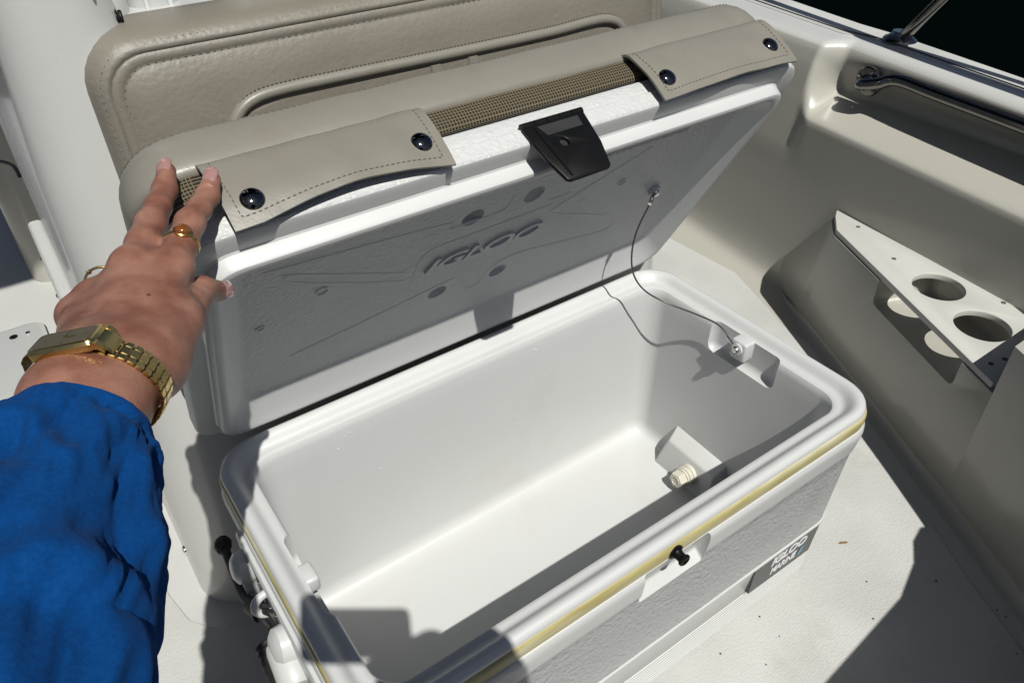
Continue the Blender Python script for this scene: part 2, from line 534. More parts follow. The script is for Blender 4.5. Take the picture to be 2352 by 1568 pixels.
# ---- starboard hull liner with gunwale
def Wx(y): return 1.40 + .145 * (y - .6)
def lerp(a, b_, t): return a + (b_ - a) * t
def sm(t): t = max(0, min(1, t)); return t * t * (3 - 2 * t)
def profile(y):
    w = Wx(y)
    f = sm((.672 - y) / .050)
    gA = 1.462 + .06 * (y - .7); gF = 1.502 + .18 * (y - .612)
    lb = 1.512 + .05 * (y - .56)
    out = 1.503 + .21 * y
    base = [(w - .11, .001), (w - .05, .003), (w - .018, .016), (w - .004, .05), (w, .12), (w, .30)]
    A = [(w + .006, .36), (w + .014, .41), (w + .019, .44), (w + .024, .465), (w + .029, .49), (w + .035, .515), (w + .041, .533), (w + .047, .548), (w + .056, .5585), (w + .075, .564)]
    Fw = [(w + .001, .39), (w + .002, .411), (w + .008, .4205), (w + .035, .431), (lb - .02, .4535), (lb - .004, .461), (lb - .006, .485), ((lb + gF) / 2 - .012, .520), (gF - .004, .546), (gF + .012, .5625)]
    mid = [(lerp(a[0], b_[0], f), lerp(a[1], b_[1], f)) for a, b_ in zip(A, Fw)]
    g = mid[-1][0]
    ww = out - g
    top = [(g + ww * .28, .567), (g + ww * .34, .5695), (g + ww * .80, .570), (g + ww * .86, .566), (out - .012, .560), (out, .545), (out + .004, .50), (out + .03, .2), (out - .05, -.46)]
    return base + mid + top
ys = [3.2, 2.4, 1.8, 1.4, 1.1, .9, .8, .74, .70, .68, .676, .672, .667, .662, .657, .652, .647, .642, .637, .632, .627, .622, .618, .612, .60, .59, .57, .54, .48, .40, .3, .2, .1, 0, -.2, -.5, -.9, -1.3]
V = []; F = []
np_ = None
for y in ys:
    pr = catmull([(x, 0, z) for x, z in profile(y)], 3)
    np_ = len(pr)
    V += [(p.x, y, p.z) for p in pr]
for i in range(len(ys) - 1):
    for j in range(np_ - 1):
        a = i * np_ + j
        F.append((a, a + 1, a + np_ + 1, a + np_))
hull = obj('hull_liner', V, F, 'gel_wall', ang=60)
tag(hull, kind='structure')
hull.data.materials.append(M['gel'])
for p_ in hull.data.polygons:
    if p_.center.z > .555: p_.material_index = 1  # lit gunwale top gets the lighter copy of the hull gelcoat
# the far (port) side, same moulding mirrored
hull2 = obj('hull_liner', [(.82 - x, y, z) for x, y, z in V], F, 'gel_wall', ang=60)
tag(hull2, kind='structure')
# gunwale non-skid strip
V = []; F = []
yy = [3.0, 2, 1.4, .95, .68, .60, .4, .2, 0, -.4, -1]
for y in yy:
    g = profile(y)[15][0]; out = 1.503 + .21 * y; ww = out - g
    V += [(g + ww * .38, y, .5725), (g + ww * .78, y, .573)]
for i in range(len(yy) - 1): F.append((2 * i, 2 * i + 1, 2 * i + 3, 2 * i + 2))
obj('gunwale_nonskid', V, F, 'nonskid', hull, smooth=False)

# moulded pod at the foot of the wall that carries the cup-holder plate, running on into the bow
def prism(poly, z0, z1):
    n = len(poly)
    return [(x, y, z0) for x, y in poly] + [(x, y, z1) for x, y in poly], [tuple(range(n - 1, -1, -1)), tuple(range(n, 2 * n))] + [(i, (i + 1) % n, n + (i + 1) % n, n + i) for i in range(n)]
PB = [(1.425, .668), (1.335, .505), (1.318, .468), (1.300, .430), (1.224, .270), (1.080, -.030), (1.43, -.030)]
PT = [(1.400, .492), (1.352, .476), (1.322, .452), (1.300, .430), (1.224, .270), (1.080, -.030), (1.41, -.030)]
VFp = prism(PB, -.01, .250)
pod = obj('moulded_pod', [(*q, -.01) for q in PB] + [(*q, .250) for q in PT], VFp[1], 'gel_wall', hull, smooth=False)
PF = [(1.0795, -.0301), (1.020, -.150), (.965, -.255), (.87, -.43), (.72, -.75), (.5, -1.2), (1.45, -1.2), (1.45, -.0301)]
fw = obj('bow_liner', *prism(PF, -.01, .345), 'gel_wall', smooth=False)
boolean(pod, [fw], 'UNION')
# opening in the face, shelf at .197
fd = Vector((1.115 - 1.224, .043 - .270, 0)).normalized(); fn = Vector((fd.y, -fd.x, 0))
if fn.x > 0: fn = -fn
def along(s, d): return (1.224 + fd.x * s - fn.x * d, .270 + fd.y * s - fn.y * d)
Lf = math.hypot(1.115 - 1.224, .043 - .270)
cut = obj('c', *prism([along(.0, -.03), along(Lf, -.03), along(Lf + .01, .16), along(-.015, .16)][::-1], .197, .32), 'gel_wall', smooth=False)
bevel(cut, .012, 3)
boolean(pod, [cut])
bevel(pod, .006, 3, 24)
finish(pod.data, True, 50)
# fillet between deck and pod
def fillet(name, line, r, m, parent):
    V = []; F = []; k = 7
    for i, (x, y) in enumerate(line):
        a = Vector(line[max(0, i - 1)]); b_ = Vector(line[min(len(line) - 1, i + 1)])
        d = (b_ - a).normalized(); nn = Vector((d.y, -d.x))
        if nn.x > 0: nn = -nn
        for j in range(k):
            t = PI / 2 * j / (k - 1)
            r_ = r * min(1, .12 + i / 9); off = r_ * (1 - math.sin(t)); z = r_ * (1 - math.cos(t))
            V.append((x + nn.x * (off) - nn.x * .001, y + nn.y * off, z + .0005))
    for i in range(len(line) - 1):
        for j in range(k - 1):
            a = i * k + j; F.append((a, a + 1, a + k + 1, a + k))
    return obj(name, V, F, m, parent, ang=80)
fl = [tuple(p)[:2] for p in catmull([(x, y, 0) for x, y in [(1.412, .662), (1.335, .505), (1.300, .430), (1.224, .270), (1.080, -.030), (1.020, -.150), (.965, -.255), (.87, -.43), (.72, -.75)]], 4)]
fillet('fillet', fl, .024, 'gel_wall', hull)

# ------------------------------------------------------------------ console (behind) and what stands on it
con = empty('console', loc=(.42, .9, 0))
def part(name, VF, m, parent, **k):
    inv = parent.matrix_world.inverted() if parent.type == 'EMPTY' else Matrix()
    V, F_ = VF
    return obj(name, [inv @ Vector(v) for v in V], F_, m, parent, **k)
bpy.context.view_layer.update()
rings = []
for z, x0, x1, y0, r in ((0, -.062, .90, .488, .085), (.02, -.060, .90, .490, .085), (.2, -.058, .90, .505, .085), (.4, -.057, .90, .522, .085), (.55, -.055, .90, .535, .085), (.70, -.048, .89, .55, .085), (.80, -.040, .88, .562, .082), (.835, -.036, .88, .566, .08), (.848, -.026, .87, .576, .07), (.850, -.01, .855, .592, .055)):
    rings.append([(x, y, z) for x, y in rrect(x0, x1, y0, 1.45, r, 10)])
part('console_body', loft(rings, False, True), 'gel', con, ang=50)
rings = []
for z, x0, x1, y0 in ((.45, -.0585, .12, .524), (.70, -.0505, .115, .547), (.82, -.0405, .095, .559), (.90, -.034, .078, .567), (1.0, -.026, .066, .576), (1.2, -.010, .066, .592)):
    rings.append([(x, y, z) for x, y in rrect(x0, x1, y0, 1.20, min(.07, (x1 - x0) * .45), 10)])
part('side_panel', loft(rings, False, True), 'gel', con, ang=50)
# raised tray mouldings on top of it
for x0, x1 in ((.005, .105), (.205, .84)):
    rr_ = []
    for z, i in ((.848, 0), (.885, .002), (.893, .006), (.896, .012), (.893, .018), (.87, .022)):
        rr_.append([(x, y, z) for x, y in rrect(x0 + i, x1 - i, .62 + i, 1.25 - i, .03 - i * .6, 6)])
    part('tray_rim', loft(rr_, False, True), 'gel', con, ang=50)
# step rail along its port side
rl = part('side_step', loft([[(x, y, z) for x, z in rrect(-.082, -.056, .30, .392, .009, 4)] for y in (.74, 1.215)]), 'gel', con)
for y, z in ((.86, .33), (1.0, .345), (1.12, .36)):
    part('screw', lathe([(.0001, -.006), (.0055, -.006), (.0055, -.001), (.003, .0015), (.0001, .002)], (-.083, y, z), (-1, 0, 0), 12), 'steel', con)
part('screw', lathe([(.0001, -.01), (.008, -.002), (.0075, .001), (.004, .003), (.0001, .0035)], (-.0615, .625, .035), (-1, -.05, 0), 16), 'steel', con)
tag(con, 'smooth white gelcoat console behind the beige backrest, rounded corner at left', 'console')

hat = empty('deck_hatch', loc=(-.3, 1.3, 0)); bpy.context.view_layer.update()
part('hatch_gap', loft([[(x, y, z) for x, y in rrect(-.445, -.135, 1.035, 1.545, .035, 6)] for z in (.0005, .0015)]), 'thread', hat, smooth=False)
part('hatch_lid', loft([[(x, y, z) for x, y in rrect(-.442 + i, -.138 - i, 1.038 + i, 1.542 - i, .033, 6)] for z, i in ((.0016, 0), (.006, 0), (.0075, .002))]), 'gel', hat, ang=50)
part('latch_ring', lathe([(.0001, -.001), (.009, -.001), (.009, .001), (.007, .0015), (.0001, .001)], (-.205, 1.50, .0075), (0, 0, 1), 20), 'black', hat)
for x, y in ((-.175, 1.10), (-.175, 1.50)):
    part('screw', lathe([(.0001, -.001), (.006, -.001), (.005, .001), (.0001, .0015)], (x, y, .0075), (0, 0, 1), 12), 'steel', hat)
tag(hat, 'glossy white deck hatch with thin dark gap, left of the wrist', 'hatch')
tag(obj('cable', *tube(catmull([(-.20, 1.70, .30), (-.15, 1.66, .33), (-.10, 1.62, .37), (-.066, 1.5, .40), (-.060, 1.40, .41)], 8), .004, 8), 'black', ang=80), 'thin black cable reaching to the console side at far left', 'cable')
# seat pod further aft in the shade
pod2 = empty('helm_seat_base', loc=(.4, 2.0, 0)); bpy.context.view_layer.update()
part('seat_body', loft([[(x, y, z) for x, y in rrect(-.125 + i, .85 - i, 1.72 + i, 2.3 - i, .05, 6)] for z, i in ((0, 0), (.35, .0), (.78, .008), (.80, .03))]), 'gel_wall', pod2)
for z in (.60, .47, .34):
    part('snap_stud', lathe([(.0001, -.004), (.009, -.004), (.009, .002), (.006, .004), (.005, .008), (.008, .011), (.007, .015), (.0001, .016)], (-.123, 1.76, z), (-1, 0, 0), 14), 'steel', pod2)
tag(pod2, 'shaded cream seat base with snap studs, far left behind the console', 'seat base')

# T-top: pole in view, canopy unseen above it, sized to shade the deck aft
tt = empty('t_top', loc=(.12, .66, .85)); bpy.context.view_layer.update()
for x in (.135, .76):
    part('post', tube([(x, .67, .84), (x, .69, 1.5), (x, .72, 2.05)], .03, 20), 'white', tt)
    for dx in (-.012, .014):
        part('post_trim', tube([(x + dx, .67 - .0295, .845), (x + dx, .69 - .0295, 1.5)], .0028, 8), 'silver', tt)
part('canopy', loft([[(x, y, z) for x, y in rrect(-.55 + i, 1.37 - i, .42 + i, 3.2 - i, .12, 6)] for z, i in ((2.03, 0), (2.06, 0), (2.08, .03))]), 'canvas', tt)
tag(tt, 'white round canopy post with two grey trim lines at the top edge', 'canopy post')

# unseen block added out of view, outlined to cast the shadow across the deck
BSP = [(.30, -.43), (.566, -.412), (.785, -.392), (.861, -.366), (.90, -.340), (.935, -.331), (.965, -.340), (1.05, -.40), (1.05, -1.1), (.30, -1.1)]
bs = obj('added_shadow_block', *prism(BSP[::-1], 0, .445), 'gel_wall', smooth=False)
bevel(bs, .012, 3); finish(bs.data, True, 50)
tag(bs, 'added block outside the picture, only its shadow seen at bottom right', 'shadow block')

# ================================================================== COOLER
CL, CW = .80, .461
cooler = empty('cooler', loc=(.4, .23, 0)); bpy.context.view_layer.update()
OUT = [(-.362, .034), (-.3615, .026), (-.357, .0205), (-.352, .0188)]
z = -.350
for i in range(8):
    OUT += [(z, .0192), (z + .0012, .0170), (z + .0048, .0168), (z + .0060, .0190)]
    z += .0073
OUT += [(-.288, .0165), (-.235, .0135), (-.2325, .0118), (-.2295, .0098), (-.2265, .0098), (-.2245, .0118), (-.222, .0122), (-.16, .0095), (-.10, .0068), (-.078, .0055), (-.074, .0035), (-.066, .0022), (-.046, .0), (-.038, .0003), (-.0335, .0025), (-.0315, .006)]
RIM = [(-.0310, .0075), (-.0306, .0055), (-.012, .005), (-.0075, .0052), (-.0035, .0066), (-.001, .0092), (0, .0122), (-.0002, .0155), (-.0018, .0190), (-.0055, .0225), (-.0100, .0258), (-.0125, .0285), (-.0135, .0315), (-.0135, .0350), (-.0135, .0380), (-.0150, .0410), (-.0190, .0432), (-.026, .0445), (-.05, .0456), (-.17, .0510), (-.300, .0570), (-.311, .0582), (-.3195, .0625), (-.3245, .0690), (-.3265, .0780), (-.327, .090)]
def cring(z, ins, k=8):
    r = .058 - .55 * ins
    return [(x - .4, y - .23, z + Z0) for x, y in rrect(ins, CL - ins, ins, CW - ins, r, k)]
body = obj('body', *loft([cring(*q) for q in OUT + RIM]), ['plastic', 'panel_plastic'], cooler, ang=28)
body.location = (0, 0, 0)
def cb(x0, x1, y0, y1, z0, z1): return box(x0 - .4, x1 - .4, y0 - .23, y1 - .23, z0 + Z0, z1 + Z0)
# latch recess in the front wall
V = []; F = []
prof = [(-.03, -.0315), (.004, -.0315), (.0200, -.078), (-.003, -.097), (-.03, -.097)]
for x, i in ((.352, 0), (.458, 0)):
    V += [(x - .4, y - .23, z + Z0) for y, z in prof]
cut1 = obj('c', V, [(0, 1, 2, 3, 4), (9, 8, 7, 6, 5)] + [(i, (i + 1) % 5, 5 + (i + 1) % 5, 5 + i) for i in range(5)], 'plastic', cooler, smooth=False)
bevel(cut1, .004, 3)
cuts = [cut1]
for s in (0, 1):
    x0, x1 = (.70, .7665) if s else (.0335, .10)
    c = obj('c', *cb(x0, x1, .150, .283, -.066, .03), 'plastic', cooler, smooth=False)
    bevel(c, .013, 5); cuts.append(c)
boolean(body, cuts)
bm = bmesh.new(); bm.from_mesh(body.data)
for f in bm.faces:
    c = f.calc_center_median(); zz = c.z - Z0
    f.material_index = 0
    if -.224 < zz < -.074:
        d = min(c.x + .4, .4 - c.x, c.y + .23, .231 - c.y)
        if d < .016 and abs(f.normal.z) < .2:
            f.material_index = 1
bm.to_mesh(body.data); bm.free()
finish(body.data, True, 28)
# aged seal round the rim
V, F = loft([[(x - .4, y - .23, z + Z0) for x, y in rrect(i, CL - i, i, CW - i, .058, 10)] for z, i in ((-.0308, .0062), (-.0300, .0030), (-.022, .0022), (-.016, .0023), (-.0125, .0032), (-.0105, .0046), (-.0098, .0062))], False, False)
obj('rim_seal', V, F, 'yellow', cooler, ang=50)
# lugs that carry the cable screws in the pockets
def cp(x, y, z): return Vector((x - .4, y - .23, z + Z0))
for s in (0, 1):
    x0, x1 = (.746, .770) if s else (.030, .054)
    if not s: x1 -= .006
    lg = obj('screw_lug', *cb(x0, x1, .205, .234, -.046 if s else -.036, -.011 if s else -.014), 'plastic', body)
    bevel(lg, .004, 3); finish(lg.data)
# drain boss and plug inside at the right
db = obj('drain_boss', [cp(.764, .19, -.250), cp(.764, .318, -.245), cp(.718, .195, -.275), cp(.718, .303, -.271), cp(.70, .19, -.345), cp(.70, .322, -.345), cp(.772, .19, -.345), cp(.772, .335, -.345)],
         [(0, 1, 3, 2), (2, 3, 5, 4), (0, 2, 4, 6), (1, 7, 5, 3), (0, 6, 7, 1), (4, 5, 7, 6)], 'plastic', body, smooth=False)
bevel(db, .0035, 3); finish(db.data, True, 40)
dd = (-1, -.02, .12)
dp = obj('drain_plug', *lathe([(.0001, -.01), (.019, -.01), (.019, .004), (.0165, .005), (.0165, .0085), (.019, .0095), (.019, .0125), (.016, .0135), (.016, .017)], cp(.710, .243, -.302), dd, 28), 'ivory', cooler)
VF = lathe([(.0001, .014), (.0150, .014), (.0150, .030), (.0135, .032), (.0075, .032), (.0065, .031), (.006, .020), (.0001, .019)], cp(.710, .243, -.302), dd, 6)
obj('hex_nut', *VF, 'ivory', dp, smooth=False)
obj('bore', *lathe([(.0001, .0315), (.0068, .0315), (.0072, .0328), (.0088, .0328), (.009, .0318)], cp(.710, .243, -.302), dd, 20), 'ivory', dp)
# black latch post on the front
lp = obj('latch_post', *lathe([(.0001, -.006), (.0095, -.006), (.0102, .0015), (.0072, .003), (.006, .006), (.006, .0105), (.0080, .0125), (.0080, .015), (.0064, .0162), (.004, .0154), (.0001, .0147)], cp(.399, .002, -.024), (0, -1, -.05), 26), 'black', cooler)
# label on the front
nrm = Vector((0, -1, .045)).normalized()
lf = frame(cp(.672, .0112, -.252), (1, 0, 0), nrm)
LB = [(-.078, -.028), (.060, -.030), (.074, .022), (-.070, .021)]
lab = obj('label_plate', [lf @ Vector((x, y, .0008)) for x, y in LB] + [lf @ Vector((x, y, -.012)) for x, y in LB], [(0, 1, 2, 3), (7, 6, 5, 4), (0, 4, 5, 1), (1, 5, 6, 2), (2, 6, 7, 3), (3, 7, 4, 0)], 'ink', cooler, smooth=False)
obj('label_text', *xf(text_mesh('IGLOO', .0262, .0003, .28, .0009, .95), lf @ Matrix.Translation((.004, .0075, .0013)) @ Matrix.Diagonal((1.0, .78, 1, 1))), 'silver', lab, smooth=False)
obj('label_text', *xf(text_mesh('MARINE', .0165, .0003, .28, .0005, .95), lf @ Matrix.Translation((-.006, -.0125, .0013)) @ Matrix.Diagonal((1.0, 1.0, 1, 1))), 'silver', lab, smooth=False)
obj('label_mark', [lf @ Vector((x, y, .0014)) for x, y in ((.028, -.020), (.036, -.020), (.044, -.005), (.036, -.005))], [(0, 1, 2, 3)], 'blueink', lab, smooth=False)

# carry handle on the left end: white pivots, black grip, cord through an eye
hx = -.012
for y, r in ((.318, .021), (.190, .023)):
    hp_ = obj('handle_pivot', *lathe([(.0001, -.02), (r, -.02), (r * 1.02, .008), (r * .92, .018), (r * .6, .023), (.0001, .024)], cp(-.003, y, -.075), (-1, 0, .25), 26), 'white', cooler)
    obj('pivot_tongue', *loft([[cp(.004 - k * .012, yy_, zz_) for yy_, zz_ in rrect(y - .020 + k * .003, y + .020 - k * .003, -.125 + k * .004, -.055, .014, 5)] for k in (-1, 0, 1, 2)]), 'white', hp_)
plate = obj('handle_plate', *loft([[cp(x, y, z) for y, z in rrect(.085 + i, .352 - i, -.118 + i, -.040 - i, .012, 5)] for x, i in ((.02, 0), (-.004, 0), (-.006, .003))]), 'white', cooler)
grip_path = [cp(-.022, .232, -.118), cp(-.026, .17, -.128), cp(-.032, .07, -.14), cp(-.034, -.05, -.15)]
gp = catmull(grip_path, 16)
grip = obj('grip', *tube(gp, [.0170 + .0009 * math.sin(i * 2.1) for i in range(len(gp))], 22), 'rubber', cooler, ang=80)
obj('grip_cap', *lathe([(.0001, -.002), (.012, -.001), (.018, .003), (.0195, .010), (.0195, .050), (.014, .058), (.0001, .06)], cp(-.012, .205, -.085), (-.08, -.98, -.2), 24), 'white', cooler)
# eye on the plate and the black cord looped through it
eye = obj('cord_eye', *tube([cp(-.004 - .018 * math.sin(a), .252 + .0 * a, -.060 - .026 * (1 - math.cos(a)) / 2 * 1.0) + Vector((0, .004 * math.cos(a), 0)) for a in [i * 2 * PI / 28 * .55 for i in range(29)]], .0052, 12), 'white', cooler)
cord = catmull([cp(-.0175, .424, -.141), cp(-.019, .40, -.138), cp(-.022, .355, -.130), cp(-.0235, .315, -.120), cp(-.020, .282, -.104)], 8)
obj('cord', *tube(cord, .0062, 12), 'rubber', cooler, ang=80)
obj('cord_knob', *lathe([(.0001, -.012), (.008, -.011), (.0115, -.004), (.0115, .004), (.008, .010), (.0001, .012)], cp(-.0175, .428, -.141), (.3, 1, -.1), 18), 'rubber', cooler)
obj('cord_ferrule', *tube([cp(-.0205, .286, -.106), cp(-.0185, .272, -.098), cp(-.016, .254, -.088)], .0115, 18), 'rubber', cooler, ang=60)
obj('cord_loop', *tube(catmull([cp(-.016, .256, -.088), cp(-.013, .247, -.078), cp(-.009, .236, -.074), cp(-.008, .228, -.086), cp(-.014, .234, -.098), cp(-.018, .248, -.096)], 6), .0042, 10), 'rubber', cooler, ang=80)
for y in (.276, .222):
    obj('screw', *lathe([(.0001, -.003), (.005, -.003), (.005, .0), (.003, .002), (.0001, .0025)], cp(-.006, y, -.058), (-1, 0, 0), 14), 'steel', cooler)

# ---- lid, opened about its back hinge
LA = R(120.3)
LO = Vector((0, .461, -.004 + Z0))
ce, se = math.cos(LA), math.sin(LA)
LM = Matrix(((1, 0, 0, LO.x), (0, ce, -se, LO.y), (0, se, ce, LO.z), (0, 0, 0, 1)))     # local z points out of the underside
def lp3(u, v, o): return (u, v, -o)
cw = cooler.matrix_world.copy()
U0, U1 = .002, .818
def lring(u0, u1, v0, v1, r, o, n=7): return [lp3(u, v, o) for u, v in rrect(u0, u1, v0, v1, r, n)]
DISH = .0230
def remap(u, v):
    """place on the dish floor seen where (u, v) lies at depth .011"""
    P = LM @ Vector((u, v, -.011)); d = (LM.inverted().to_3x3() @ (P - CAM)); c = LM.inverted() @ CAM
    k = (-DISH - c.z) / d.z; q = c + d * k
    return q.x, q.y
LR = [lring(.072, .736, .076, .392, .020, DISH), lring(.068, .740, .071, .395, .022, DISH - .0004), lring(.064, .745, .066, .398, .024, DISH - .0022), lring(.044, .775, .021, .411, .032, .0020), lring(.041, .778, .018, .414, .034, .0006), lring(.039, .780, .016, .416, .034, .0), lring(.034, .785, .012, .4195, .034, .0), lring(.0315, .7875, .0095, .422, .034, .0012), lring(.030, .789, .008, .4235, .034, .004),
      lring(.029, .790, .007, .4245, .034, .0155), lring(.027, .792, .005, .4265, .034, .0172), lring(.006, .814, -.008, .447, .05, .0172), lring(.0035, .8165, -.0105, .4495, .052, .0185), lring(.002, .818, -.012, .451, .053, .021), lring(.002, .818, -.012, .451, .053, .0375), lring(.0035, .8165, -.0105, .4495, .052, .0385), lring(.0045, .8155, -.0095, .4485, .051, .0395), lring(.0045, .8155, -.0095, .4485, .051, .052), lring(.007, .813, -.007, .446, .05, .0575), lring(.013, .807, -.001, .440, .046, .061), lring(.022, .798, .008, .431, .04, .062)]
lid = obj('lid', *loft(LR), ['lidplastic', 'pebble'], None, ang=30)
lid.matrix_world = LM
bpy.context.view_layer.update()
dcuts = []
for u, v, rr_, dz in [(*remap(a_, b2_), r_, 0) for a_, b2_, r_ in ((.326, .354, .0150), (.408, .359, .0150), (.316, .195, .0140), (.410, .190, .0140))]:
    bmx = bmesh.new(); bmesh.ops.create_uvsphere(bmx, u_segments=24, v_segments=14, radius=1)
    me = bpy.data.meshes.new('c'); bmx.to_mesh(me); bmx.free()
    c = link('c', me); c.matrix_world = LM @ Matrix.Translation(lp3(u, v, DISH - .001)) @ Matrix.Diagonal((rr_, rr_, .009, 1)); dcuts.append(c)
bpy.context.view_layer.update()
boolean(lid, dcuts)
bm = bmesh.new(); bm.from_mesh(lid.data)
for f in bm.faces: f.material_index = 1 if -f.calc_center_median().z > .0186 else 0
bm.to_mesh(lid.data); bm.free()
finish(lid.data, True, 30)
lid.parent = cooler
lid.matrix_parent_inverse = cw.inverted()
def lpart(name, VF, m, parent=None, **k): return obj(name, VF[0], VF[1], m, parent or lid, **k)
# raised lines of the moulding
def ridge(pts, r=.0019, k=5, smooth=True):
    P = [lp3(*remap(u, v), DISH + .0013) for u, v in pts]
    return tube(catmull(P, k) if smooth else P, r, 8)
lines = [[(.108, .366), (.112, .3665), (.18, .325), (.250, .284), (.256, .279)],
         [(.269, .235), (.268, .262), (.270, .292), (.276, .309), (.292, .316), (.36, .318), (.440, .321), (.448, .320)],
         [(.119, .175), (.18, .187), (.26, .203), (.330, .217), (.345, .208), (.356, .183), (.366, .172), (.382, .175), (.390, .198), (.404, .215), (.436, .221), (.52, .203), (.590, .188), (.603, .194), (.602, .206)],
         [(.580, .377), (.52, .344), (.462, .311), (.454, .304), (.462, .295), (.52, .265), (.569, .239)],
         [(.112, .366), (.113, .352), (.19, .300), (.256, .262)],
         [(.298, .346), (.36, .346), (.372, .352), (.376, .372)],
         [(.430, .345), (.440, .334), (.470, .334)],
         [(.086, .385), (.20, .372), (.29, .360), (.30, .350)]]
for L_ in lines: lpart('moulded_line', ridge(L_), 'lidplastic', ang=80)
for u, v, r in ((.150, .309, .007), (.083, .275, .0045), (.564, .314, .006)):
    u, v = remap(u, v)
    lpart('moulded_ring', tube([lp3(u + r * math.cos(a), v + r * math.sin(a), DISH) for a in [i * 2 * PI / 24 for i in range(25)]], .0012, 8), 'lidplastic', ang=80)
lpart('moulded_lettering', xf(text_mesh('IGLOO', .056, .0032, .30, .0009, .97), Matrix.Translation(lp3(*remap(.362, .2755), DISH)) @ Matrix.Diagonal((1, .62, 1, 1))), 'lidplastic', ang=30)
lpart('moulded_lettering', xf(text_mesh('OUT OF REACH WHEN NOT IN USE', .0098, .0007, .25, .0003), Matrix.Translation(lp3(*remap(.555, .3905), DISH)) @ Matrix.Diagonal((1, .75, 1, 1))), 'lidplastic', ang=30)
# latch: hinge knuckles and plate in the line of the front face
LX0, LX1 = .371, .452
V, F = loft([[lp3(u, v, o) for u, o in [(LX0 + i, .036), (LX1 - i, .036), (LX1 - .004, -.006), (LX1 - .011 - i, -.036), (LX1 - .016, -.0385), (LX0 + .016, -.0385), (LX0 + .011 + i, -.036), (LX0 + .004, -.006)]] for v, i in ((.4515, .001), (.4545, .0), (.457, .001))])
latch = lpart('latch', (V, F), 'black', smooth=False)
hc = obj('c', *lathe([(.0001, -.02), (.0052, -.02), (.0052, .02), (.0001, .02)], lp3(.407, .4545, .006), (0, 1, 0), 16), 'black'); hc.matrix_world = LM
latch.matrix_world; bpy.context.view_layer.update()
latch_w = latch.matrix_world.copy()
boolean(latch, [hc])
bevel(latch, .0015, 2); finish(latch.data, True, 30)
for k in range(5):
    a = LX0 + .001 + k * .0162
    lpart('hinge_knuckle', tube([lp3(a, .4535, .0375), lp3(a + .0150, .4535, .0375)], .0042, 12), 'black', latch, ang=60)
lpart('latch_rib', box(LX0 + .016, LX0 + .018, .4565, .4590, .034, .036 - .068)[0:2] and (([lp3(*q) for q in ((LX0 + .012, .457, .030), (LX0 + .014, .457, .030), (LX0 + .020, .457, -.034), (LX0 + .018, .457, -.034), (LX0 + .012, .4583, .030), (LX0 + .014, .4583, .030), (LX0 + .020, .4583, -.034), (LX0 + .018, .4583, -.034))]), [(0, 1, 2, 3), (7, 6, 5, 4), (0, 4, 5, 1), (1, 5, 6, 2), (2, 6, 7, 3), (3, 7, 4, 0)]), 'black', latch, smooth=False)
lpart('latch_window', ([lp3(u, v, o) for v in (.4565, .4578) for u, o in ((LX0 + .016, .031), (LX1 - .012, .031), (LX1 - .013, .018), (LX0 + .022, .018))], [(0, 1, 2, 3), (7, 6, 5, 4), (0, 4, 5, 1), (1, 5, 6, 2), (2, 6, 7, 3), (3, 7, 4, 0)]), 'gloss', latch, smooth=False)
# cable from lid to the pocket screw
s0 = LM @ Vector(lp3(*remap(.650, .260), DISH - .004)); s1 = Vector((.744, .219, -.024 + Z0))
inv = cw.inverted()
cab = [s0, at(1494, 465, 1.10), at(1463, 530, 1.145), at(1451, 585, 1.18), at(1456, 632, 1.21), at(1482, 668, 1.235), at(1530, 695, 1.245), at(1600, 722, 1.23), at(1655, 750, 1.205), s1]
cable = obj('lid_cable', *tube([inv @ q for q in catmull(cab, 8)], .0014, 8), 'wire', cooler, ang=80)
nl = (LM.to_3x3() @ Vector((0, 0, 1)))
for q, d, off in ((s0, nl, .0), (s1, Vector((-1, -.05, .1)), .0)):
    VF = lathe([(.0001, -.004), (.0095, -.004), (.0100, .0), (.0095, .0022), (.006, .0025), (.0055, .0045), (.0045, .0060), (.0001, .0064)], inv @ q, d, 22)
    w = obj('cable_washer', *VF, 'white', cable)
    obj('cable_screw', *lathe([(.0001, .002), (.0062, .002), (.0058, .005), (.004, .0070), (.0001, .0074)], inv @ q, d, 18), 'steel', w)
for i, (a, b_) in enumerate(((s0, cab[1]), (s1, cab[-2]))):
    dv = (b_ - a).normalized()
    obj('crimp', *tube([inv @ (a + dv * .010), inv @ (a + dv * .026)], .0030, 10), 'steel', cable)
tag(cooler, 'large open white marine cooler with yellowed rim and lid held up, in the middle', 'cooler')

# drops of water on the inside back wall and rim
mb = MB()
rnd = random.Random(3)
spots = []
for i in range(46):
    u = .06 + rnd.random() ** 1.2 * .52; zz = -.035 - rnd.random() ** 1.6 * .2
    spots.append((u, zz))
for (u, zz) in spots:
    r = .0008 + rnd.random() ** 2 * .0019
    ins = .0456 + (-.05 - zz) * .045
    c = Vector((u, CW - ins, zz + Z0))
    n_ = 8; V = []; F = []
    for k in range(4):
        t = PI / 2 * k / 3
        V += [c + Vector((r * math.cos(t) * math.cos(2 * PI * j / n_), -r * .55 * math.sin(t) + .0002, r * 1.1 * math.cos(t) * math.sin(2 * PI * j / n_))) for j in range(n_)]
    for k in range(3):
        for j in range(n_): F.append((k * n_ + j, k * n_ + (j + 1) % n_, (k + 1) * n_ + (j + 1) % n_, (k + 1) * n_ + j))
    F.append(tuple(range(n_ - 1, -1, -1)))
    mb.add(V, F)
dr = mb.build('water_drops', 'drop', None)
tag(dr, 'small clear water drops on the inside back wall of the cooler', 'water drops', kind='stuff')

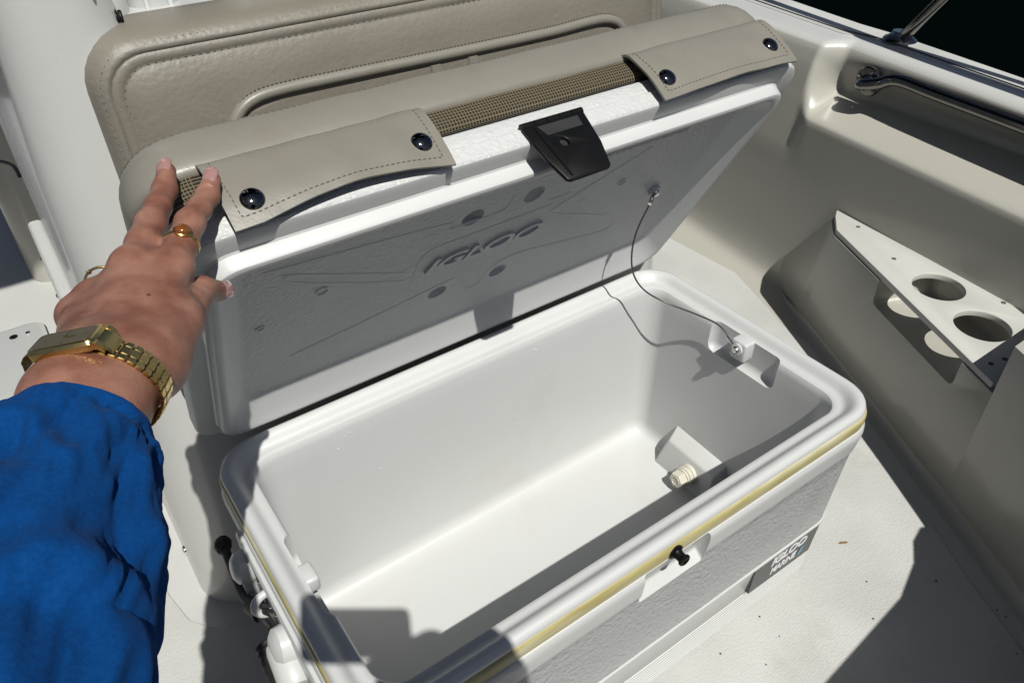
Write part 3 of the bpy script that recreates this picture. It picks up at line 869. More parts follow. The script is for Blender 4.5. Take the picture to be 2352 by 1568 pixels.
# ================================================================== SEAT CUSHION snapped on the lid
cush = empty('seat_cushion', LM.copy()); bpy.context.view_layer.update()
CU0, CU1, CV0, CV1 = .0, .815, .03, .4500
def qring(i, o, r=.055, n=10, dz=0):
    return [lp3(u, v, o) for u, v in densify(rrect(CU0 + i, CU1 - i, CV0 + i, CV1 - i, r - i * .5, n), .03)]
mesh_r = [qring(.006, .0625), qring(.002, .068), qring(.001, .078), qring(.002, .090)]
mesh_b = obj('mesh_band', *loft(mesh_r, False, False), 'weave', cush, ang=60)
def uvm(co):
    # length along the band, height
    u = co.x + (co.y if (co.x < CU0 + .06 or co.x > CU1 - .06) else 0) * 1.0
    return (u, -co.z)
planar_uv(mesh_b, uvm)
npts = len(mesh_r[0])
def bulge(ring, amp, seed):
    return ring
vr = []
for i, o in ((.003, .0875), (-.001, .0895), (-.0025, .095), (-.003, .105), (-.001, .118), (.003, .130), (.007, .137), (.0095, .1405), (.0115, .1415), (.0135, .1400), (.0165, .1405), (.022, .1440), (.045, .150), (.09, .154), (.18, .156)):
    rg = qring(i, o) if i < .1 else [lp3(u, v, o) for u, v in rrect(CU0 + i, CU1 - i, CV0 + i, CV1 - i, .02, 10)]
    if i < .1:
        n0 = len(rg)
    vr.append(rg)
def resample(P, n):
    P = [Vector(p) for p in P]; acc = [0]
    for k in range(len(P)): acc.append(acc[-1] + (P[(k + 1) % len(P)] - P[k]).length)
    out = []
    for j in range(n):
        t = acc[-1] * j / n
        k = max(q for q in range(len(P)) if acc[q] <= t)
        out.append(P[k].lerp(P[(k + 1) % len(P)], (t - acc[k]) / max(1e-9, acc[k + 1] - acc[k])))
    return out
vr = [resample(r, 150) for r in vr]
V, F = loft(vr, False, True)
V = [v + Vector((0, 0, 1)) * 0 for v in V]
for q in V:
    nz_ = noise.noise(q * 14) * .0022 + noise.noise(q * 34) * .0008
    q += Vector((0, -1, 0)) * nz_ * .8 + Vector((0, 0, -1)) * nz_ * .5
obj('vinyl_cover', V, F, 'vinyl', cush, ang=70)
pp = [q for q in resample(qring(.0085, .1398), 400)]
stitches(pp, (0, .7, -.7), .0046, .0022, .0006, .0004).build('stitching', 'tan', cush, smooth=False)['kind'] = 'stuff'
bot = obj('cushion_base', *loft([qring(.008, .0622), qring(.004, .072), qring(.005, .089)]), 'thread', cush)

# flaps with snaps over the front of the lid
def flap(u0, u1, sag, seed, skew):
    nu, nv = 44, 16
    rnd = random.Random(seed)
    P = []
    for j in range(nv + 1):
        t = j / nv
        row = []
        for i in range(nu + 1):
            s = i / nu
            o = lerp(.0930, .0145, t) + sag * math.sin(PI * min(1, max(0, (s - .12) / .88))) * t ** 2 * 1.0
            v = .4555 + .0045 * math.sin(PI * t) + .004 * t + .006 * math.sin(PI * s) * t + .0022 * noise.noise(Vector((s * 5 + seed, t * 2.2, seed)))
            if t < .12: v -= .006 * (1 - t / .12) ** 2
            u = lerp(u0, u1, s) + skew * (1 - t) * (-.003 if s < .5 else .002)
            row.append(Vector(lp3(u, v, o)))
        P.append(row)
    return P
def sheet_solid(P, th):
    nv, nu = len(P), len(P[0])
    def nrm(i, j):
        a = P[min(nv - 1, j + 1)][i] - P[max(0, j - 1)][i]; b_ = P[j][min(nu - 1, i + 1)] - P[j][max(0, i - 1)]
        n_ = a.cross(b_).normalized()
        return n_ if n_.y > 0 else -n_
    top = [[P[j][i] + nrm(i, j) * th for i in range(nu)] for j in range(nv)]
    V = [q for r in P for q in r] + [q for r in top for q in r]; k = nu * nv; F = []
    for j in range(nv - 1):
        for i in range(nu - 1):
            a = j * nu + i
            F += [(a, a + 1, a + nu + 1, a + nu), (k + a, k + a + nu, k + a + nu + 1, k + a + 1)]
    for i in range(nu - 1):
        F += [(i, k + i, k + i + 1, i + 1), ((nv - 1) * nu + i, (nv - 1) * nu + i + 1, k + (nv - 1) * nu + i + 1, k + (nv - 1) * nu + i)]
    for j in range(nv - 1):
        a = j * nu; F += [(a, a + nu, k + a + nu, k + a)]
        a = j * nu + nu - 1; F += [(a, k + a, k + a + nu, a + nu)]
    return V, F, top
def gridpt(T, s, t):
    nv, nu = len(T) - 1, len(T[0]) - 1
    i = min(nu - 1, int(s * nu)); j = min(nv - 1, int(t * nv)); a = s * nu - i; b_ = t * nv - j
    return (T[j][i] * (1 - a) + T[j][i + 1] * a) * (1 - b_) + (T[j + 1][i] * (1 - a) + T[j + 1][i + 1] * a) * b_
for (u0, u1, sag, seed, skew, snaps) in ((.064, .279, .010, 1, 1, ((.115, .72), (.895, .62))), (.553, .777, .001, 5, 1, ((.09, .68), (.87, .64)))):
    P = flap(u0, u1, sag, seed, skew)
    V, F, T = sheet_solid(P, .0028)
    fo = obj('flap', V, F, 'vinyl', cush, ang=60)
    hem = [gridpt(T, .045, t / 40) for t in range(3, 36)] + [gridpt(T, .045 + .91 * s / 60, .88) for s in range(61)] + [gridpt(T, .955, t / 40) for t in range(35, 2, -1)]
    stitches([q + Vector((0, .0004, 0)) for q in hem], (0, 1, 0), .0038, .0016, .00042, .0004).build('stitching', 'thread2', fo, smooth=False)['kind'] = 'stuff'
    for s, t in snaps:
        c = gridpt(T, s, t)
        obj('snap_button', *lathe([(.0001, -.002), (.0105, -.002), (.0107, .0002), (.0098, .0018), (.0080, .0032), (.0055, .0043), (.0028, .0049), (.0001, .0051)], c, (0, 1, .05), 30), 'chrome', fo, ang=60)
tag(cush, 'beige vinyl seat cushion with mesh band and two snap flaps on the raised lid', 'seat cushion')

# ================================================================== BACKREST
br = empty('backrest', loc=(.42, .56, .2 + Z0)); bpy.context.view_layer.update()
BX0, BX1, BZ0, BZ1 = .024, .835, .12 + Z0, .490 + Z0
def bring(i, y, r=.052):
    return resample([(x - .42, y - .56 + (z - .5 - Z0) * .10, z - .2 - Z0) for x, z in rrect(BX0 + i, BX1 - i, BZ0 + i, BZ1 - i, r - .6 * i, 12)], 180)
BR = [bring(.010, .640), bring(.002, .632), bring(0, .60), bring(0, .568), bring(.0015, .556), bring(.0045, .5475), bring(.0085, .5425), bring(.0105, .5412), bring(.0120, .5400), bring(.0140, .5385), bring(.0165, .5383), bring(.0185, .5392), bring(.0195, .5400), bring(.0205, .5392), bring(.0225, .5380), bring(.0265, .5375), bring(.0290, .5385), bring(.0305, .5388), bring(.0320, .5380), bring(.038, .5345), bring(.060, .5310), bring(.11, .5285), bring(.16, .528)]
V, F = loft(BR, True, True)
for q in V:
    if q.y < -.015: q.y += noise.noise(q * 11) * .0018 + noise.noise(q * 30) * .0006
obj('cover', V, F, 'vinyl_grain', br, ang=75)
for i, y, ln, tm in ((.0100, .5420, .0056, 'tan'), (.0305, .5392, .0060, 'thread')):
    stitches(bring(i, y) + [bring(i, y)[0]], (0, -1, 0), ln, .0018, .00055, .0005).build('stitching', tm, br, smooth=False)['kind'] = 'stuff'
def bpnt(x, z, y=.529): return Vector((x - .42, y - .56 + (z - .5) * .10, z - .2))
arch = catmull([bpnt(x, z) for x, z in ((.150, .376), (.163, .394), (.182, .405), (.215, .409), (.30, .4085), (.45, .406), (.60, .4045), (.67, .4065), (.705, .405), (.728, .396), (.745, .376))], 8)
obj('piping', *tube(arch, .0070, 14), 'vinyl', br, ang=80)
stitches([q + Vector((0, -.0005, .0080)) for q in arch], (0, -1, 0), .0035, .0018, .0005, .0005).build('stitching', 'thread', br, smooth=False)['kind'] = 'stuff'
# inner panel and its pleats below the piping
inn = [bpnt(x, z, .5265) for x, z in ((.165, .375), (.176, .392), (.215, .3985), (.45, .396), (.60, .3945), (.69, .396), (.718, .388), (.73, .372), (.73, .25), (.165, .25))]
inn2 = [q + Vector((0, .02, 0)) for q in inn]; n_ = len(inn)
obj('inner_panel', inn + inn2, [tuple(range(n_)), tuple(range(2 * n_ - 1, n_ - 1, -1))] + [(i, (i + 1) % n_, n_ + (i + 1) % n_, n_ + i) for i in range(n_)], 'vinyl_grain', br, smooth=False)
for x in (.419, .475):
    obj('pleat', *loft([[bpnt(x + dx, z, y) for dx, y in ((-.0075, .5262), (-.006, .5235), (.006, .5235), (.0075, .5262))] for z in (.26, .392, .398)]), 'vinyl', br, ang=60)
# strap and spring at its top-left corner
obj('strap', *loft([[Vector((x - .42, y - .56, z - .2)) for x, y in rrect(.050 + i, .061 + i, .575, .582, .003, 3)] for z, i in ((.40, -.006), (.47, -.002), (.52, .003), (.550, .006), (.556, .0065))]), 'vinyl', br)
sp_ = [Vector((.072 - .42 + .0014 * a / 2, .60 - .56 + .009 * math.sin(a), .492 - .2 + .009 * math.cos(a))) for a in [i * PI / 8 for i in range(16 * 3)]]
obj('spring', *tube(sp_, .0022, 6), 'black', br, ang=80)
tag(br, 'beige stitched vinyl backrest standing behind the cooler seat cushion', 'backrest')

# ================================================================== CUP-HOLDER PLATE
cpo = empty('cup_holder_plate', loc=(1.22, .2, .25)); bpy.context.view_layer.update()
PP = [(1.379, .486), (1.352, .470), (1.304, .431), (1.087, -.022), (1.098, -.028), (1.305, .030), (1.330, .085)]
pl = part('plate', prism(PP[::-1], .2515, .2635), 'plate', cpo, smooth=False)
bev_c = []
for x, y in ((1.274, .184), (1.221, .070)):
    c = obj('c', *lathe([(.0001, -.05), (.0465, -.05), (.0465, .05), (.0001, .05)], (x, y, .2575), (0, 0, 1), 48), 'white'); bev_c.append(c)
bpy.context.view_layer.update()
boolean(pl, bev_c)
bevel(pl, .0022, 3, 40); finish(pl.data, True, 40)
for x, y in ((1.350, .412), (1.296, .292), (1.318, .085), (1.130, .005), (1.16, -.002)):
    part('screw_hole', lathe([(.0001, -.004), (.0042, -.004), (.0042, .0006), (.0030, .0009), (.0001, -.0005)], (x, y, .2637), (0, 0, 1), 14), 'thread', cpo)
tag(cpo, 'white triangular plate with two round cup holes, on the hull side at right', 'cup holder')

# ================================================================== GRAB RAIL under the gunwale
gr = empty('grab_rail', loc=(1.40, .53, .51)); bpy.context.view_layer.update()
fl_c = Vector((1.474, .548, .508))
wn_ = Vector((-.97, .10, -.12)).normalized()
part('flange', lathe([(.0001, -.008), (.031, -.008), (.0315, -.001), (.029, .002), (.017, .003), (.0145, .007), (.0135, .016), (.0001, .016)], fl_c, wn_, 32), 'rail', gr)
for a in (.6, 2.0, 3.6, 5.1):
    u = wn_.orthogonal().normalized(); v = wn_.cross(u)
    part('flange_screw', lathe([(.0001, 0), (.0042, .0), (.0040, .003), (.0025, .0042), (.0001, .0035)], fl_c + (u * math.cos(a) + v * math.sin(a)) * .0225 + wn_ * .002, wn_, 10), 'steel', gr)
p0 = fl_c + wn_ * .004; p1 = fl_c + wn_ * .020; p2 = Vector((1.466, .478, .531))
e2 = Vector((1.424, .200, .531)); dd_ = (e2 - p2).normalized()
part('tube', tube(catmull([p0, p1, p1.lerp(p2, .5) + wn_ * .006, p2, p2 + dd_ * .10, p2 + dd_ * .4, p2 + dd_ * .9], 8), .0125, 18), 'rail', gr, ang=80)
tag(gr, 'polished steel grab rail with round flange below the gunwale at upper right', 'grab rail')

# ================================================================== BOW RAIL stanchion on the gunwale
bw = empty('bow_rail', loc=at(2062, 102, 1.66)); bpy.context.view_layer.update()
rb = Vector((1.574, .560, .571))
up = Vector((-.036, -.1, .128)).normalized()
part('base', lathe([(.0001, -.004), (.034, -.004), (.036, .001), (.033, .006), (.022, .012), (.019, .02), (.0001, .02)], rb, (0.06, 0, 1), 28), 'rail', bw)
part('stanchion', tube([rb, rb + up * .18, rb + up * .36], .0125, 18), 'rail', bw, ang=80)
tp_ = rb + up * .36; gd_ = Vector((.2, 1.0, 0))
part('top_rail', tube(catmull([tp_ + gd_ * 2.2, tp_ + gd_ * 1.0, tp_, tp_ - gd_ * .5 + Vector((-.01, 0, 0)), tp_ - gd_ * 1.2 + Vector((-.12, 0, 0))], 8), .0125, 14), 'rail', bw, ang=80)
part('mid_rail', tube(catmull([tp_ + gd_ * .1, tp_ - gd_ * .25 + Vector((.035, 0, -.05)), tp_ - gd_ * .6 + Vector((.03, 0, -.06)), tp_ - gd_ * 1.2 + Vector((-.08, 0, -.06))], 8), .010, 12), 'rail', bw, ang=80)
tag(bw, 'steel bow rail stanchion with dark round base on the gunwale, top right corner', 'rail')

# ================================================================== PERSON
dn = -(CR @ Vector((0, 0, -1)))          # towards the viewer
JI = [at(487, 413, .637), at(476, 452, .631), at(436, 512, .597), at(398, 612, .560)]
JM = [at(383, 393, .643), at(379, 436, .633), at(347, 514, .598), at(308, 612, .553)]
JR = [at(330, 730, .66), at(315, 702, .655), at(275, 664, .612), at(224, 688, .552)]
JP = [at(270, 745, .625), at(240, 715, .618), at(205, 690, .592), at(182, 724, .541)]
JT = [at(503, 668, .607), at(463, 667, .584), at(418, 738, .532), at(352, 832, .492)]
WR = [at(188, 838, .468), at(228, 848, .470), at(270, 852, .472), at(320, 846, .478)]
FA = [at(200, 920, .440), at(150, 1080, .395), at(110, 1250, .36)]
def hand_sdf(X, Y, Z):
    D = None
    def add(d, k):
        nonlocal D
        D = d if D is None else smin(D, d, k)
    # metacarpals
    for a, b_, ra, rb_ in ((WR[3], JI[3], .0155, .0135), (WR[2], JM[3], .0165, .0138), (WR[1], JR[3], .0160, .0130), (WR[0], JP[3], .0150, .0120)):
        add(seg_dist(X, Y, Z, a, b_, ra, rb_), .016)
    # palm mass on the far side
    pc = (JI[3] + JP[3]) / 2 - dn * .012; wc = (WR[1] + WR[2]) / 2 - dn * .008
    add(seg_dist(X, Y, Z, pc, wc, .020, .021), .02)
    # wrist and forearm, flattened: two bones
    add(seg_dist(X, Y, Z, WR[0] - dn * .004, FA[0] + (WR[0] - WR[3]) * .36, .0165, .0175), .02)
    add(seg_dist(X, Y, Z, WR[3] - dn * .006, FA[0] + (WR[3] - WR[0]) * .36, .0165, .0180), .02)
    add(seg_dist(X, Y, Z, (WR[1] + WR[2]) / 2 - dn * .006, FA[0], .021, .0225), .02)
    for s in (-.34, .34):
        add(seg_dist(X, Y, Z, FA[0] + (WR[3] - WR[0]) * s, FA[2] + (WR[3] - WR[0]) * s, .019, .024), .02)
    # thumb base
    add(seg_dist(X, Y, Z, JT[3] - dn * .006, JT[2], .0190, .0135), .018)
    base = D
    # fingers
    for J, rr_ in ((JI, (.0070, .0094, .0110, .0125)), (JM, (.0074, .0098, .0114, .0130)), (JR, (.0070, .009, .0105, .0122)), (JP, (.0062, .0078, .0092, .0112)), (JT, (.0082, .0108, .0122, .0130))):
        d = seg_dist(X, Y, Z, J[0], J[1], rr_[0], rr_[1])
        mid = (J[1] + J[2]) / 2
        d = smin(d, seg_dist(X, Y, Z, J[1], mid, rr_[1] * .98, (rr_[1] + rr_[2]) / 2 * .93), .004)
        d = smin(d, seg_dist(X, Y, Z, mid, J[2], (rr_[1] + rr_[2]) / 2 * .93, rr_[2]), .004)
        mid = (J[2] + J[3]) / 2
        d = smin(d, seg_dist(X, Y, Z, J[2], mid, rr_[2], (rr_[3] + rr_[2]) / 2 * .97), .004)
        d = smin(d, seg_dist(X, Y, Z, mid, J[3], (rr_[3] + rr_[2]) / 2 * .97, rr_[3]), .005)
        base = smin(base, d, .0075)
    # knuckles
    for q, r_ in ((JI[3], .0118), (JM[3], .0122), (JR[3], .0118), (JP[3], .0115)):
        c = q + dn * .0050
        base = smin(base, np.sqrt((X - c.x) ** 2 + (Y - c.y) ** 2 + (Z - c.z) ** 2) - r_, .007)
    # extensor tendons and creases
    for a, b_, w_ in ((WR[3], JI[3], .0007), (WR[2], JM[3], .0009), (WR[1], JR[3], .0008), (WR[0], JP[3], .0006)):
        a2 = a.lerp(b_, .25) + dn * .013; b2 = b_ + dn * .010
        base = smin(base, seg_dist(X, Y, Z, a2, b2, .0022, .0030), .006)
    near = np.abs(base) < .004
    xs, ys_, zs, bs_ = X[near], Y[near], Z[near], base[near]
    for J, r1, r2 in ((JI, .0094, .0110), (JM, .0098, .0114), (JT, .0108, .0122)):
        for q, ax, r_, offs in ((J[2], (J[1] - J[3]).normalized(), r2, (-.0045, -.0015, .0015, .0045)), (J[1], (J[0] - J[2]).normalized(), r1, (-.0016, .0014))):
            nn = (dn - ax * dn.dot(ax)).normalized()
            for k, of in enumerate(offs):
                c = q + ax * of + nn * (r_ + .0010)
                sd = ax.cross(nn) * r_ * (.62 - .10 * abs(k - 1.5))
                g_ = smin(seg_dist(xs, ys_, zs, c - sd - nn * .0016, c, .0008, .0013), seg_dist(xs, ys_, zs, c, c + sd - nn * .0016, .0013, .0008), .001)
                bs_ = -smin(-bs_, g_, .0012)
    base[near] = bs_
    return base
allp = JI + JM + JR + JP + JT + WR + FA
lo = [min(q[i] for q in allp) - .045 for i in range(3)]; hi = [max(q[i] for q in allp) + .045 for i in range(3)]
HV, HF = surface_nets(hand_sdf, lo, hi, .0012)
person = empty('person', loc=(-.18, -.75, 0)); bpy.context.view_layer.update()
# creases over the knuckles and tendons as real relief
HVv = [Vector(v) for v in HV]
body_o = part('skin', (HVv, [tuple(int(i) for i in f) for f in HF]), 'skin', person, ang=180, recalc=False)
def fsm(o):
    md = o.modifiers.new('sm', 'SMOOTH'); md.factor = .5; md.iterations = 3
modify(body_o, fsm)
finish(body_o.data, True, 180)
# mole
def on_skin(u, v):
    inv_ = body_o.matrix_world.inverted(); o_ = inv_ @ CAM; d_ = (inv_.to_3x3() @ (at(u, v, 1) - CAM)).normalized()
    hit, loc, nrm_, _ = body_o.ray_cast(o_, d_)
    return body_o.matrix_world @ loc, nrm_
bpy.context.view_layer.update()
ml, mn = on_skin(341, 677)
part('mole', lathe([(.0001, -.001), (.0017, -.0006), (.0012, .0003), (.0001, .0005)], ml, mn, 10), 'mole', person)

# nails: arched plates lying on the tips
def nail(tip, dip, side, w, l, over, rad, name):
    ax = (tip - dip).normalized()
    nn = (dn - ax * dn.dot(ax)).normalized()
    nn = (nn + side * .0).normalized(); sd = ax.cross(nn).normalized()
    base = tip + ax * (over - l + rad * .75)
    nu, nv = 11, 10; P = []
    for j in range(nv + 1):
        t = j / nv; row = []
        ww = w * (1 - .35 * (1 - min(1, t / .3)) ** 2) * (1 - .38 * max(0, (t - .82) / .18) ** 2)
        for i in range(nu + 1):
            s = -1 + 2 * i / nu
            y_ = s * ww / 2
            arch = (math.sqrt(max(0, 1 - (s * .86) ** 2)) - 1) * w * .34
            lift = rad * 1.02 + arch - .0012 * (t - .45) ** 2 * 4
            row.append(base + ax * (t * l * (1 - .04 * s * s)) + sd * y_ + nn * lift)
        P.append(row)
    V = [q for r in P for q in r] + [q - nn * .0011 for r in P for q in r]; F = []; m_ = nu + 1; k = len(V) // 2
    for j in range(nv):
        for i in range(nu):
            a = j * m_ + i; F += [(a, a + 1, a + m_ + 1, a + m_), (k + a, k + a + m_, k + a + m_ + 1, k + a + 1)]
    rim = [i for i in range(m_)] + [j * m_ + nu for j in range(1, nv + 1)] + [nv * m_ + i for i in range(nu - 1, -1, -1)] + [j * m_ for j in range(nv - 1, 0, -1)]
    for i in range(len(rim)):
        a, b_ = rim[i], rim[(i + 1) % len(rim)]; F.append((a, b_, k + b_, k + a))
    part(name, (V, F), 'nail', person, ang=60)
nail(JI[0], JI[1], Vector(), .0118, .0165, .0030, .0076, 'fingernail')
nail(JM[0], JM[1], Vector(), .0122, .0165, .0030, .0080, 'fingernail')
nail(JT[0], JT[1], Vector(), .0130, .0160, .0040, .0088, 'fingernail')

# sleeve: loose wrinkled tube from the cuff back to the elbow and shoulder
ax_pts = catmull([at(188, 985, .424), at(165, 1040, .411), at(132, 1125, .390), at(102, 1235, .366), at(66, 1370, .338), at(25, 1520, .310), at(-15, 1700, .285), Vector((-.20, -.26, .79)), Vector((-.27, -.42, .82)), Vector((-.30, -.56, .90)), Vector((-.27, -.66, .97))], 14)
rad_k = [.0370, .0415, .0460, .0500, .0520, .0515, .0510, .057, .062, .070, .078]
V = []; F = []; NS_ = 112
t = (ax_pts[1] - ax_pts[0]).normalized(); u = (dn - t * dn.dot(t)).normalized()
nrings = len(ax_pts); scn = []
rings = []
for i, q in enumerate(ax_pts):
    a = ax_pts[max(0, i - 1)]; b_ = ax_pts[min(nrings - 1, i + 1)]; t2 = (b_ - a).normalized()
    u = (t.rotation_difference(t2) @ u); u = (u - t2 * u.dot(t2)).normalized(); t = t2; v = t.cross(u)
    f_ = i / (nrings - 1) * (len(rad_k) - 1); k_ = min(len(rad_k) - 2, int(f_)); r0 = lerp(rad_k[k_], rad_k[k_ + 1], f_ - k_)
    ring = []
    for j in range(NS_):
        th = 2 * PI * j / NS_
        d = u * math.cos(th) + v * math.sin(th)
        s_ = i / nrings
        # folds: diagonal ridges plus crumple, growing away from the cuff
        g = min(1, i / 16)
        w1 = math.sin(th * 3 + i * .16 + 2.6 * noise.noise(Vector((th * .5, i * .035, 1.7))))
        w2 = math.sqrt(noise.noise(Vector((math.cos(th) * 1.9, math.sin(th) * 1.9, i * .045)) + Vector((3, 1, 5))) ** 2 + .006)
        w3 = math.sqrt(noise.noise(Vector((math.cos(th) * 5.2, math.sin(th) * 5.2, i * .060)) + Vector((9, 2, 4))) ** 2 + .004)
        rr_ = r0 * (1 + .035 * w1 * g) + (.0045 - .0190 * w2 * 1.0) * g + (.0015 - .0075 * w3) * g
        rr_ += .0006 * noise.noise(Vector((math.cos(th) * 12, math.sin(th) * 12, i * .16))) * g
        if i < 2: rr_ -= .0022 * (2 - i)
        ring.append(q + d * rr_)
    rings.append(ring)
inner = [[ax_pts[i] + (p_ - ax_pts[i]) * .93 for p_ in rings[i]] for i in (5, 2, 0)]
V, F = loft(inner + rings, False, True)
part('sleeve', (V, F), 'blue', person, ang=180)
# the rest of the photographer, behind the picture: jacket, head, other arm
def jacket(X, Y, Z):
    d = seg_dist(X, Y, Z, (-.17, -.84, .30), (-.16, -.76, .62), .17, .16)
    d = smin(d, seg_dist(X, Y, Z, (-.16, -.76, .62), (-.16, -.72, .90), .16, .145), .08)
    d = smin(d, seg_dist(X, Y, Z, (-.30, -.68, .95), (-.03, -.70, .96), .08, .08), .08)
    d = smin(d, seg_dist(X, Y, Z, (-.02, -.70, .95), (.10, -.62, .80), .065, .055), .05)
    d = smin(d, seg_dist(X, Y, Z, (.10, -.62, .80), (.065, -.47, 1.00), .052, .042), .05)
    d = smin(d, seg_dist(X, Y, Z, (-.25, -.82, .30), (-.22, -.80, .02), .085, .075), .06)
    d = smin(d, seg_dist(X, Y, Z, (-.08, -.82, .30), (-.06, -.80, .02), .085, .075), .06)
    return d
JV, JF = surface_nets(jacket, (-.6, -1.15, -.03), (.35, -.35, 1.2), .016)
part('jacket', ([Vector(v) for v in JV], [tuple(int(i) for i in f) for f in JF]), 'blue', person, ang=180, recalc=False)
def head(X, Y, Z):
    q = np.sqrt(((X + .155) / .078) ** 2 + ((Y + .615) / .098) ** 2 + ((Z - 1.165) / .115) ** 2)
    d = (q - 1) * .085
    d = smin(d, seg_dist(X, Y, Z, (-.155, -.66, 1.10), (-.16, -.70, .98), .055, .06), .03)
    d = smin(d, seg_dist(X, Y, Z, (-.152, -.515, 1.15), (-.151, -.502, 1.135), .010, .013), .012)
    # hand that holds the phone
    d = np.minimum(d, seg_dist(X, Y, Z, (.066, -.46, 1.01), (-.02, -.425, 1.03), .036, .034))
    d = np.minimum(d, seg_dist(X, Y, Z, (.066, -.475, 1.0), (.060, -.445, 1.055), .03, .032))
    for k in range(4):
        d = smin(d, seg_dist(X, Y, Z, (.062 + .004 * k, -.455, 1.035 + .016 * k - .02), (.030 + .004 * k, -.425, 1.045 + .016 * k - .02), .010, .008), .006)
    return d
JV, JF = surface_nets(head, (-.3, -.85, .9), (.16, -.34, 1.35), .008)
hd = part('head_and_hand', ([Vector(v) for v in JV], [tuple(int(i) for i in f) for f in JF]), 'skin', person, ang=180, recalc=False)
def hairf(X, Y, Z):
    q = np.sqrt(((X + .155) / .092) ** 2 + ((Y + .640) / .108) ** 2 + ((Z - 1.185) / .125) ** 2)
    d = (q - 1) * .095
    d = smin(d, seg_dist(X, Y, Z, (-.155, -.70, 1.14), (-.155, -.745, .98), .065, .045), .05)
    return np.maximum(d, (Y + .575))
JV, JF = surface_nets(hairf, (-.3, -.9, .9), (.0, -.5, 1.4), .01)
part('hair', ([Vector(v) for v in JV], [tuple(int(i) for i in f) for f in JF]), 'hair', person, ang=180, recalc=False)
tag(person, 'person in a blue fleece sleeve holding up the cooler lid with one hand', 'person')
# the phone, just behind the point of view
cr_x = CR @ Vector((1, 0, 0)); cr_y = CR @ Vector((0, 1, 0))
pm = frame(CAM + dn * .016 + cr_x * .060 + cr_y * .026, cr_x, dn)
phn = obj('phone', *xf(loft([[(x, y, z) for x, y in rrect(-.078 + i, .078 - i, -.037 + i, .037 - i, .010, 5)] for z, i in ((-.004, .001), (-.003, 0), (.003, 0), (.004, .001))]), pm), 'black')
tag(phn, 'black phone held up by the photographer, seen only as a shadow', 'phone')

# ================================================================== WATCH
wc = at(232, 893, .452)
wt = (FA[0] - (WR[1] + WR[2]) / 2).normalized()              # along the arm, to the elbow
wa = (at(330, 905, .452) - at(100, 880, .448)); wa = (wa - wt * wa.dot(wt)).normalized()   # across, to the thumb side
wu = wa.cross(wt)
if wu.z < 0: wu = -wu
watch = empty('wristwatch', loc=wc); bpy.context.view_layer.update()
ra, rb_ = .0345, .0268
def wpt(th, r=0): return wc + wa * math.cos(th) * (ra + r) + wu * math.sin(th) * (rb_ + r)
THC = R(112)                                                # where the case sits
nC = (wa * math.cos(THC) / ra + wu * math.sin(THC) / rb_).normalized()
cc_ = wpt(THC, .0025)
wf = frame(cc_, wt.cross(nC), nC)                           # x across the arm, y along it
# case
def wloft(L, n=5): return xf(loft([[(x, y, z) for x, y in rrect(-a, a, -b_, b_, r, n)] for a, b_, r, z in L]), wf)
case = part('case', wloft([(.0175, .0105, .004, -.0015), (.0190, .0120, .004, .0), (.0192, .0122, .004, .0035), (.0180, .0110, .0035, .0055), (.0165, .0097, .003, .0058)], 3), 'gold', watch, ang=25)
part('dial', wloft([(.0155, .0088, .002, .0050), (.0155, .0088, .002, .00605)], 3), 'dial', watch)
def bar(x0, x1, y0, y1, z): return xf(box(x0, x1, y0, y1, z, z + .0003), wf)
for a in ((-.0128, -.0112, -.0004, .0004), (.0112, .0128, -.0004, .0004), (-.0004, .0004, .0060, .0075), (-.0004, .0004, -.0075, -.0060)):
    part('hour_mark', bar(*a, .0061), 'ink', watch, smooth=False)
part('watch_hand', bar(-.0055, .0005, -.0004, .0004, .00645), 'gold', watch, smooth=False)
part('watch_hand', bar(-.0004, .0004, -.004, .0005, .0068), 'gold', watch, smooth=False)
for sx in (-1, 1):
    for sy in (-1, 1):
        part('lug', xf(loft([[(sx * x, sy * .0095 + y, z) for y, z in ((-.0022, z0), (.0022, z0), (.0022, z0 + .004), (-.0022, z0 + .004))] for x, z0 in ((.0165, .0005), (.0200, -.0005), (.0225, -.0035))]), wf), 'gold', watch, ang=30)
for sx in (-1, 1):
    part('end_link', xf(loft([[(sx * x, y, z) for y, z in ((-.0085, z0), (.0085, z0), (.0078, z0 + .0032), (-.0078, z0 + .0032))] for x, z0 in ((.0178, .0008), (.0205, -.0004), (.0232, -.0036), (.0250, -.0066))]), wf), 'gold', watch, ang=30)
# bracelet of links round the wrist, each its own piece
th = THC - .54
step = .0050
lk = None
while th > THC - 2 * PI + .72:
    q = wpt(th, .0018); tg = (-wa * math.sin(th) * ra + wu * math.cos(th) * rb_).normalized()
    nn = (wa * math.cos(th) / ra + wu * math.sin(th) / rb_).normalized()
    fr = frame(q, tg, nn)
    for y0, y1, zt in ((-.0095, -.0043, .0011), (-.0041, .0041, .0013), (.0043, .0095, .0011)):
        VF = loft([[(x, y, z) for x, y in rrect(-.0024 + i, .0024 - i, y0 + i, y1 - i, .0005, 2)] for z, i in ((-.001, .0003), (zt - .0005, 0), (zt, .0005))])
        part('bracelet_link', xf(VF, fr), 'gold', watch, ang=30)
    th -= step / math.hypot(math.sin(th) * ra, math.cos(th) * rb_)
tag(watch, 'slim rectangular gold wristwatch on a link bracelet above the blue cuff', 'wristwatch')

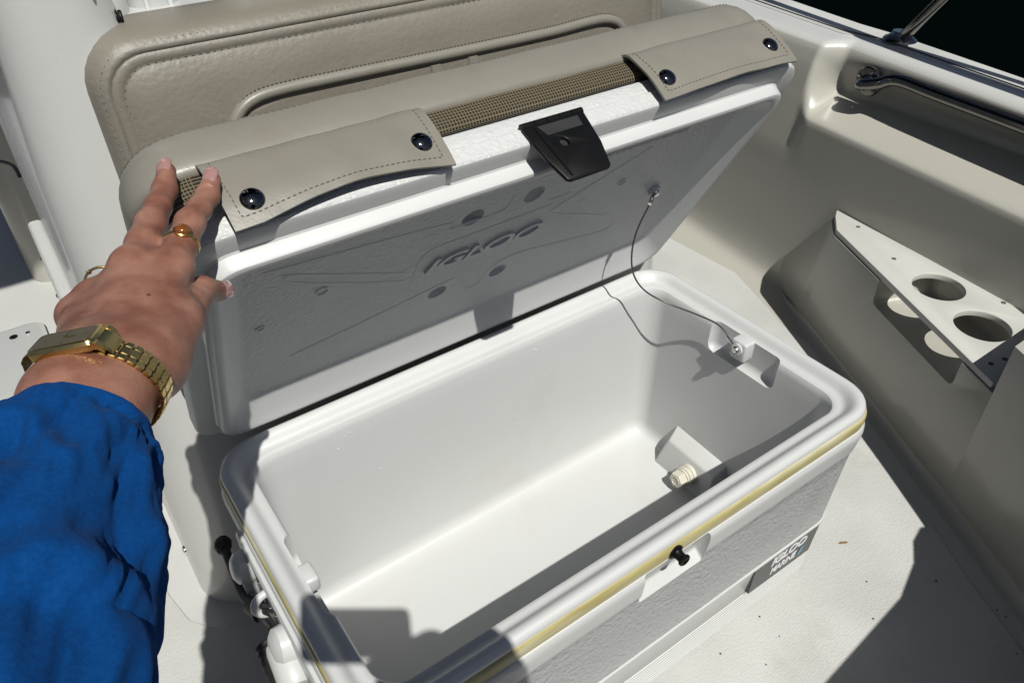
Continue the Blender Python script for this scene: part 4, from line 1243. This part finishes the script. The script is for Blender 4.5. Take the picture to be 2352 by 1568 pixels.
# ================================================================== RINGS
rg = empty('ring', loc=at(419, 568, .575)); bpy.context.view_layer.update()
rc = JI[2].lerp(JI[3], .52); rax = (JI[3] - JI[2]).normalized(); rn = (dn - rax * dn.dot(rax)).normalized(); rs = rax.cross(rn)
def ringpts(c, n_, s_, r, k=48): return [c + n_ * r * math.cos(2 * PI * i / k) + s_ * r * math.sin(2 * PI * i / k) for i in range(k + 1)]
for off in (-.0011, 0, .0011):
    part('band', tube(ringpts(rc + rax * off, rn, rs, .0124), .00085, 8), 'gold', rg, ang=80)
sd_ = rs if (rs.dot(CR @ Vector((1, 0, 0))) > 0) else -rs
nst = (rn * .92 + sd_ * .40).normalized()
st_c = rc + nst * .0118
part('bezel', lathe([(.0001, -.001), (.0058, -.001), (.0062, .0015), (.0066, .0028), (.0060, .0032), (.0056, .0030)], st_c, nst, 28), 'gold', rg)
part('stone', lathe([(.0056, .002), (.0055, .0036), (.0046, .0052), (.0030, .0062), (.0012, .0066), (.0001, .0067)], st_c, nst, 28), 'amber', rg, ang=80)
tag(rg, 'gold ring with a round amber stone on the index finger', 'ring')
r2 = empty('ring', loc=at(240, 632, .57)); bpy.context.view_layer.update()
c2 = at(236, 651, .574); ax2 = (JR[2] - JR[3]).normalized(); n2 = (dn - ax2 * dn.dot(ax2)).normalized(); s2 = ax2.cross(n2)
part('band', tube(ringpts(c2, n2, s2, .0122), .0010, 8), 'gold', r2, ang=80)
part('bead', lathe([(.0001, -.002), (.0018, -.001), (.0020, .0), (.0018, .001), (.0001, .002)], c2 + (n2 * .35 + (CR @ Vector((-.6, .55, 0)))).normalized() * .0128, n2, 12), 'gold', r2)
tag(r2, 'thin plain gold ring on the finger behind the knuckles, at left', 'ring')

# ================================================================== small dirt on the deck
lfp = Vector((.905, .085, .0045))
def ondeck(u, v):
    d = CR @ Vector(((u - 1176) / FPX, -(v - 784) / FPX, -1.0)); k = (.0045 - CAM.z) / d.z; return CAM + d * k
lp_ = ondeck(1937, 1246)
tag(obj('dry_leaf', [lp_ + Vector(q) for q in ((-.008, .004, 0), (-.002, .003, .002), (.004, .0, .0015), (.009, -.004, 0), (.003, -.004, .001), (-.004, .0, .0005))], [(0, 1, 5), (1, 2, 4, 5), (2, 3, 4)], 'leaf', smooth=False), 'tiny brown dry leaf scrap on the white non-skid deck', 'leaf scrap')
mb = MB(); rnd = random.Random(11)
for u, v in ((1991, 1335), (2006, 1420), (2150, 1333), (2290, 1400), (1745, 1415), (1655, 1500), (1760, 1525), (2310, 1415), (1590, 680), (1640, 690), (1790, 1460), (2335, 1500)):
    c = ondeck(u, v); r = .0009 + rnd.random() * .001
    mb.add(*lathe([(.0001, 0), (r, .0), (r * .8, r * .6), (.0001, r)], c, (0, 0, 1), 6))
tag(mb.build('dirt_specks', 'dirt'), 'dark specks of grit scattered on the deck', 'grit', kind='stuff')
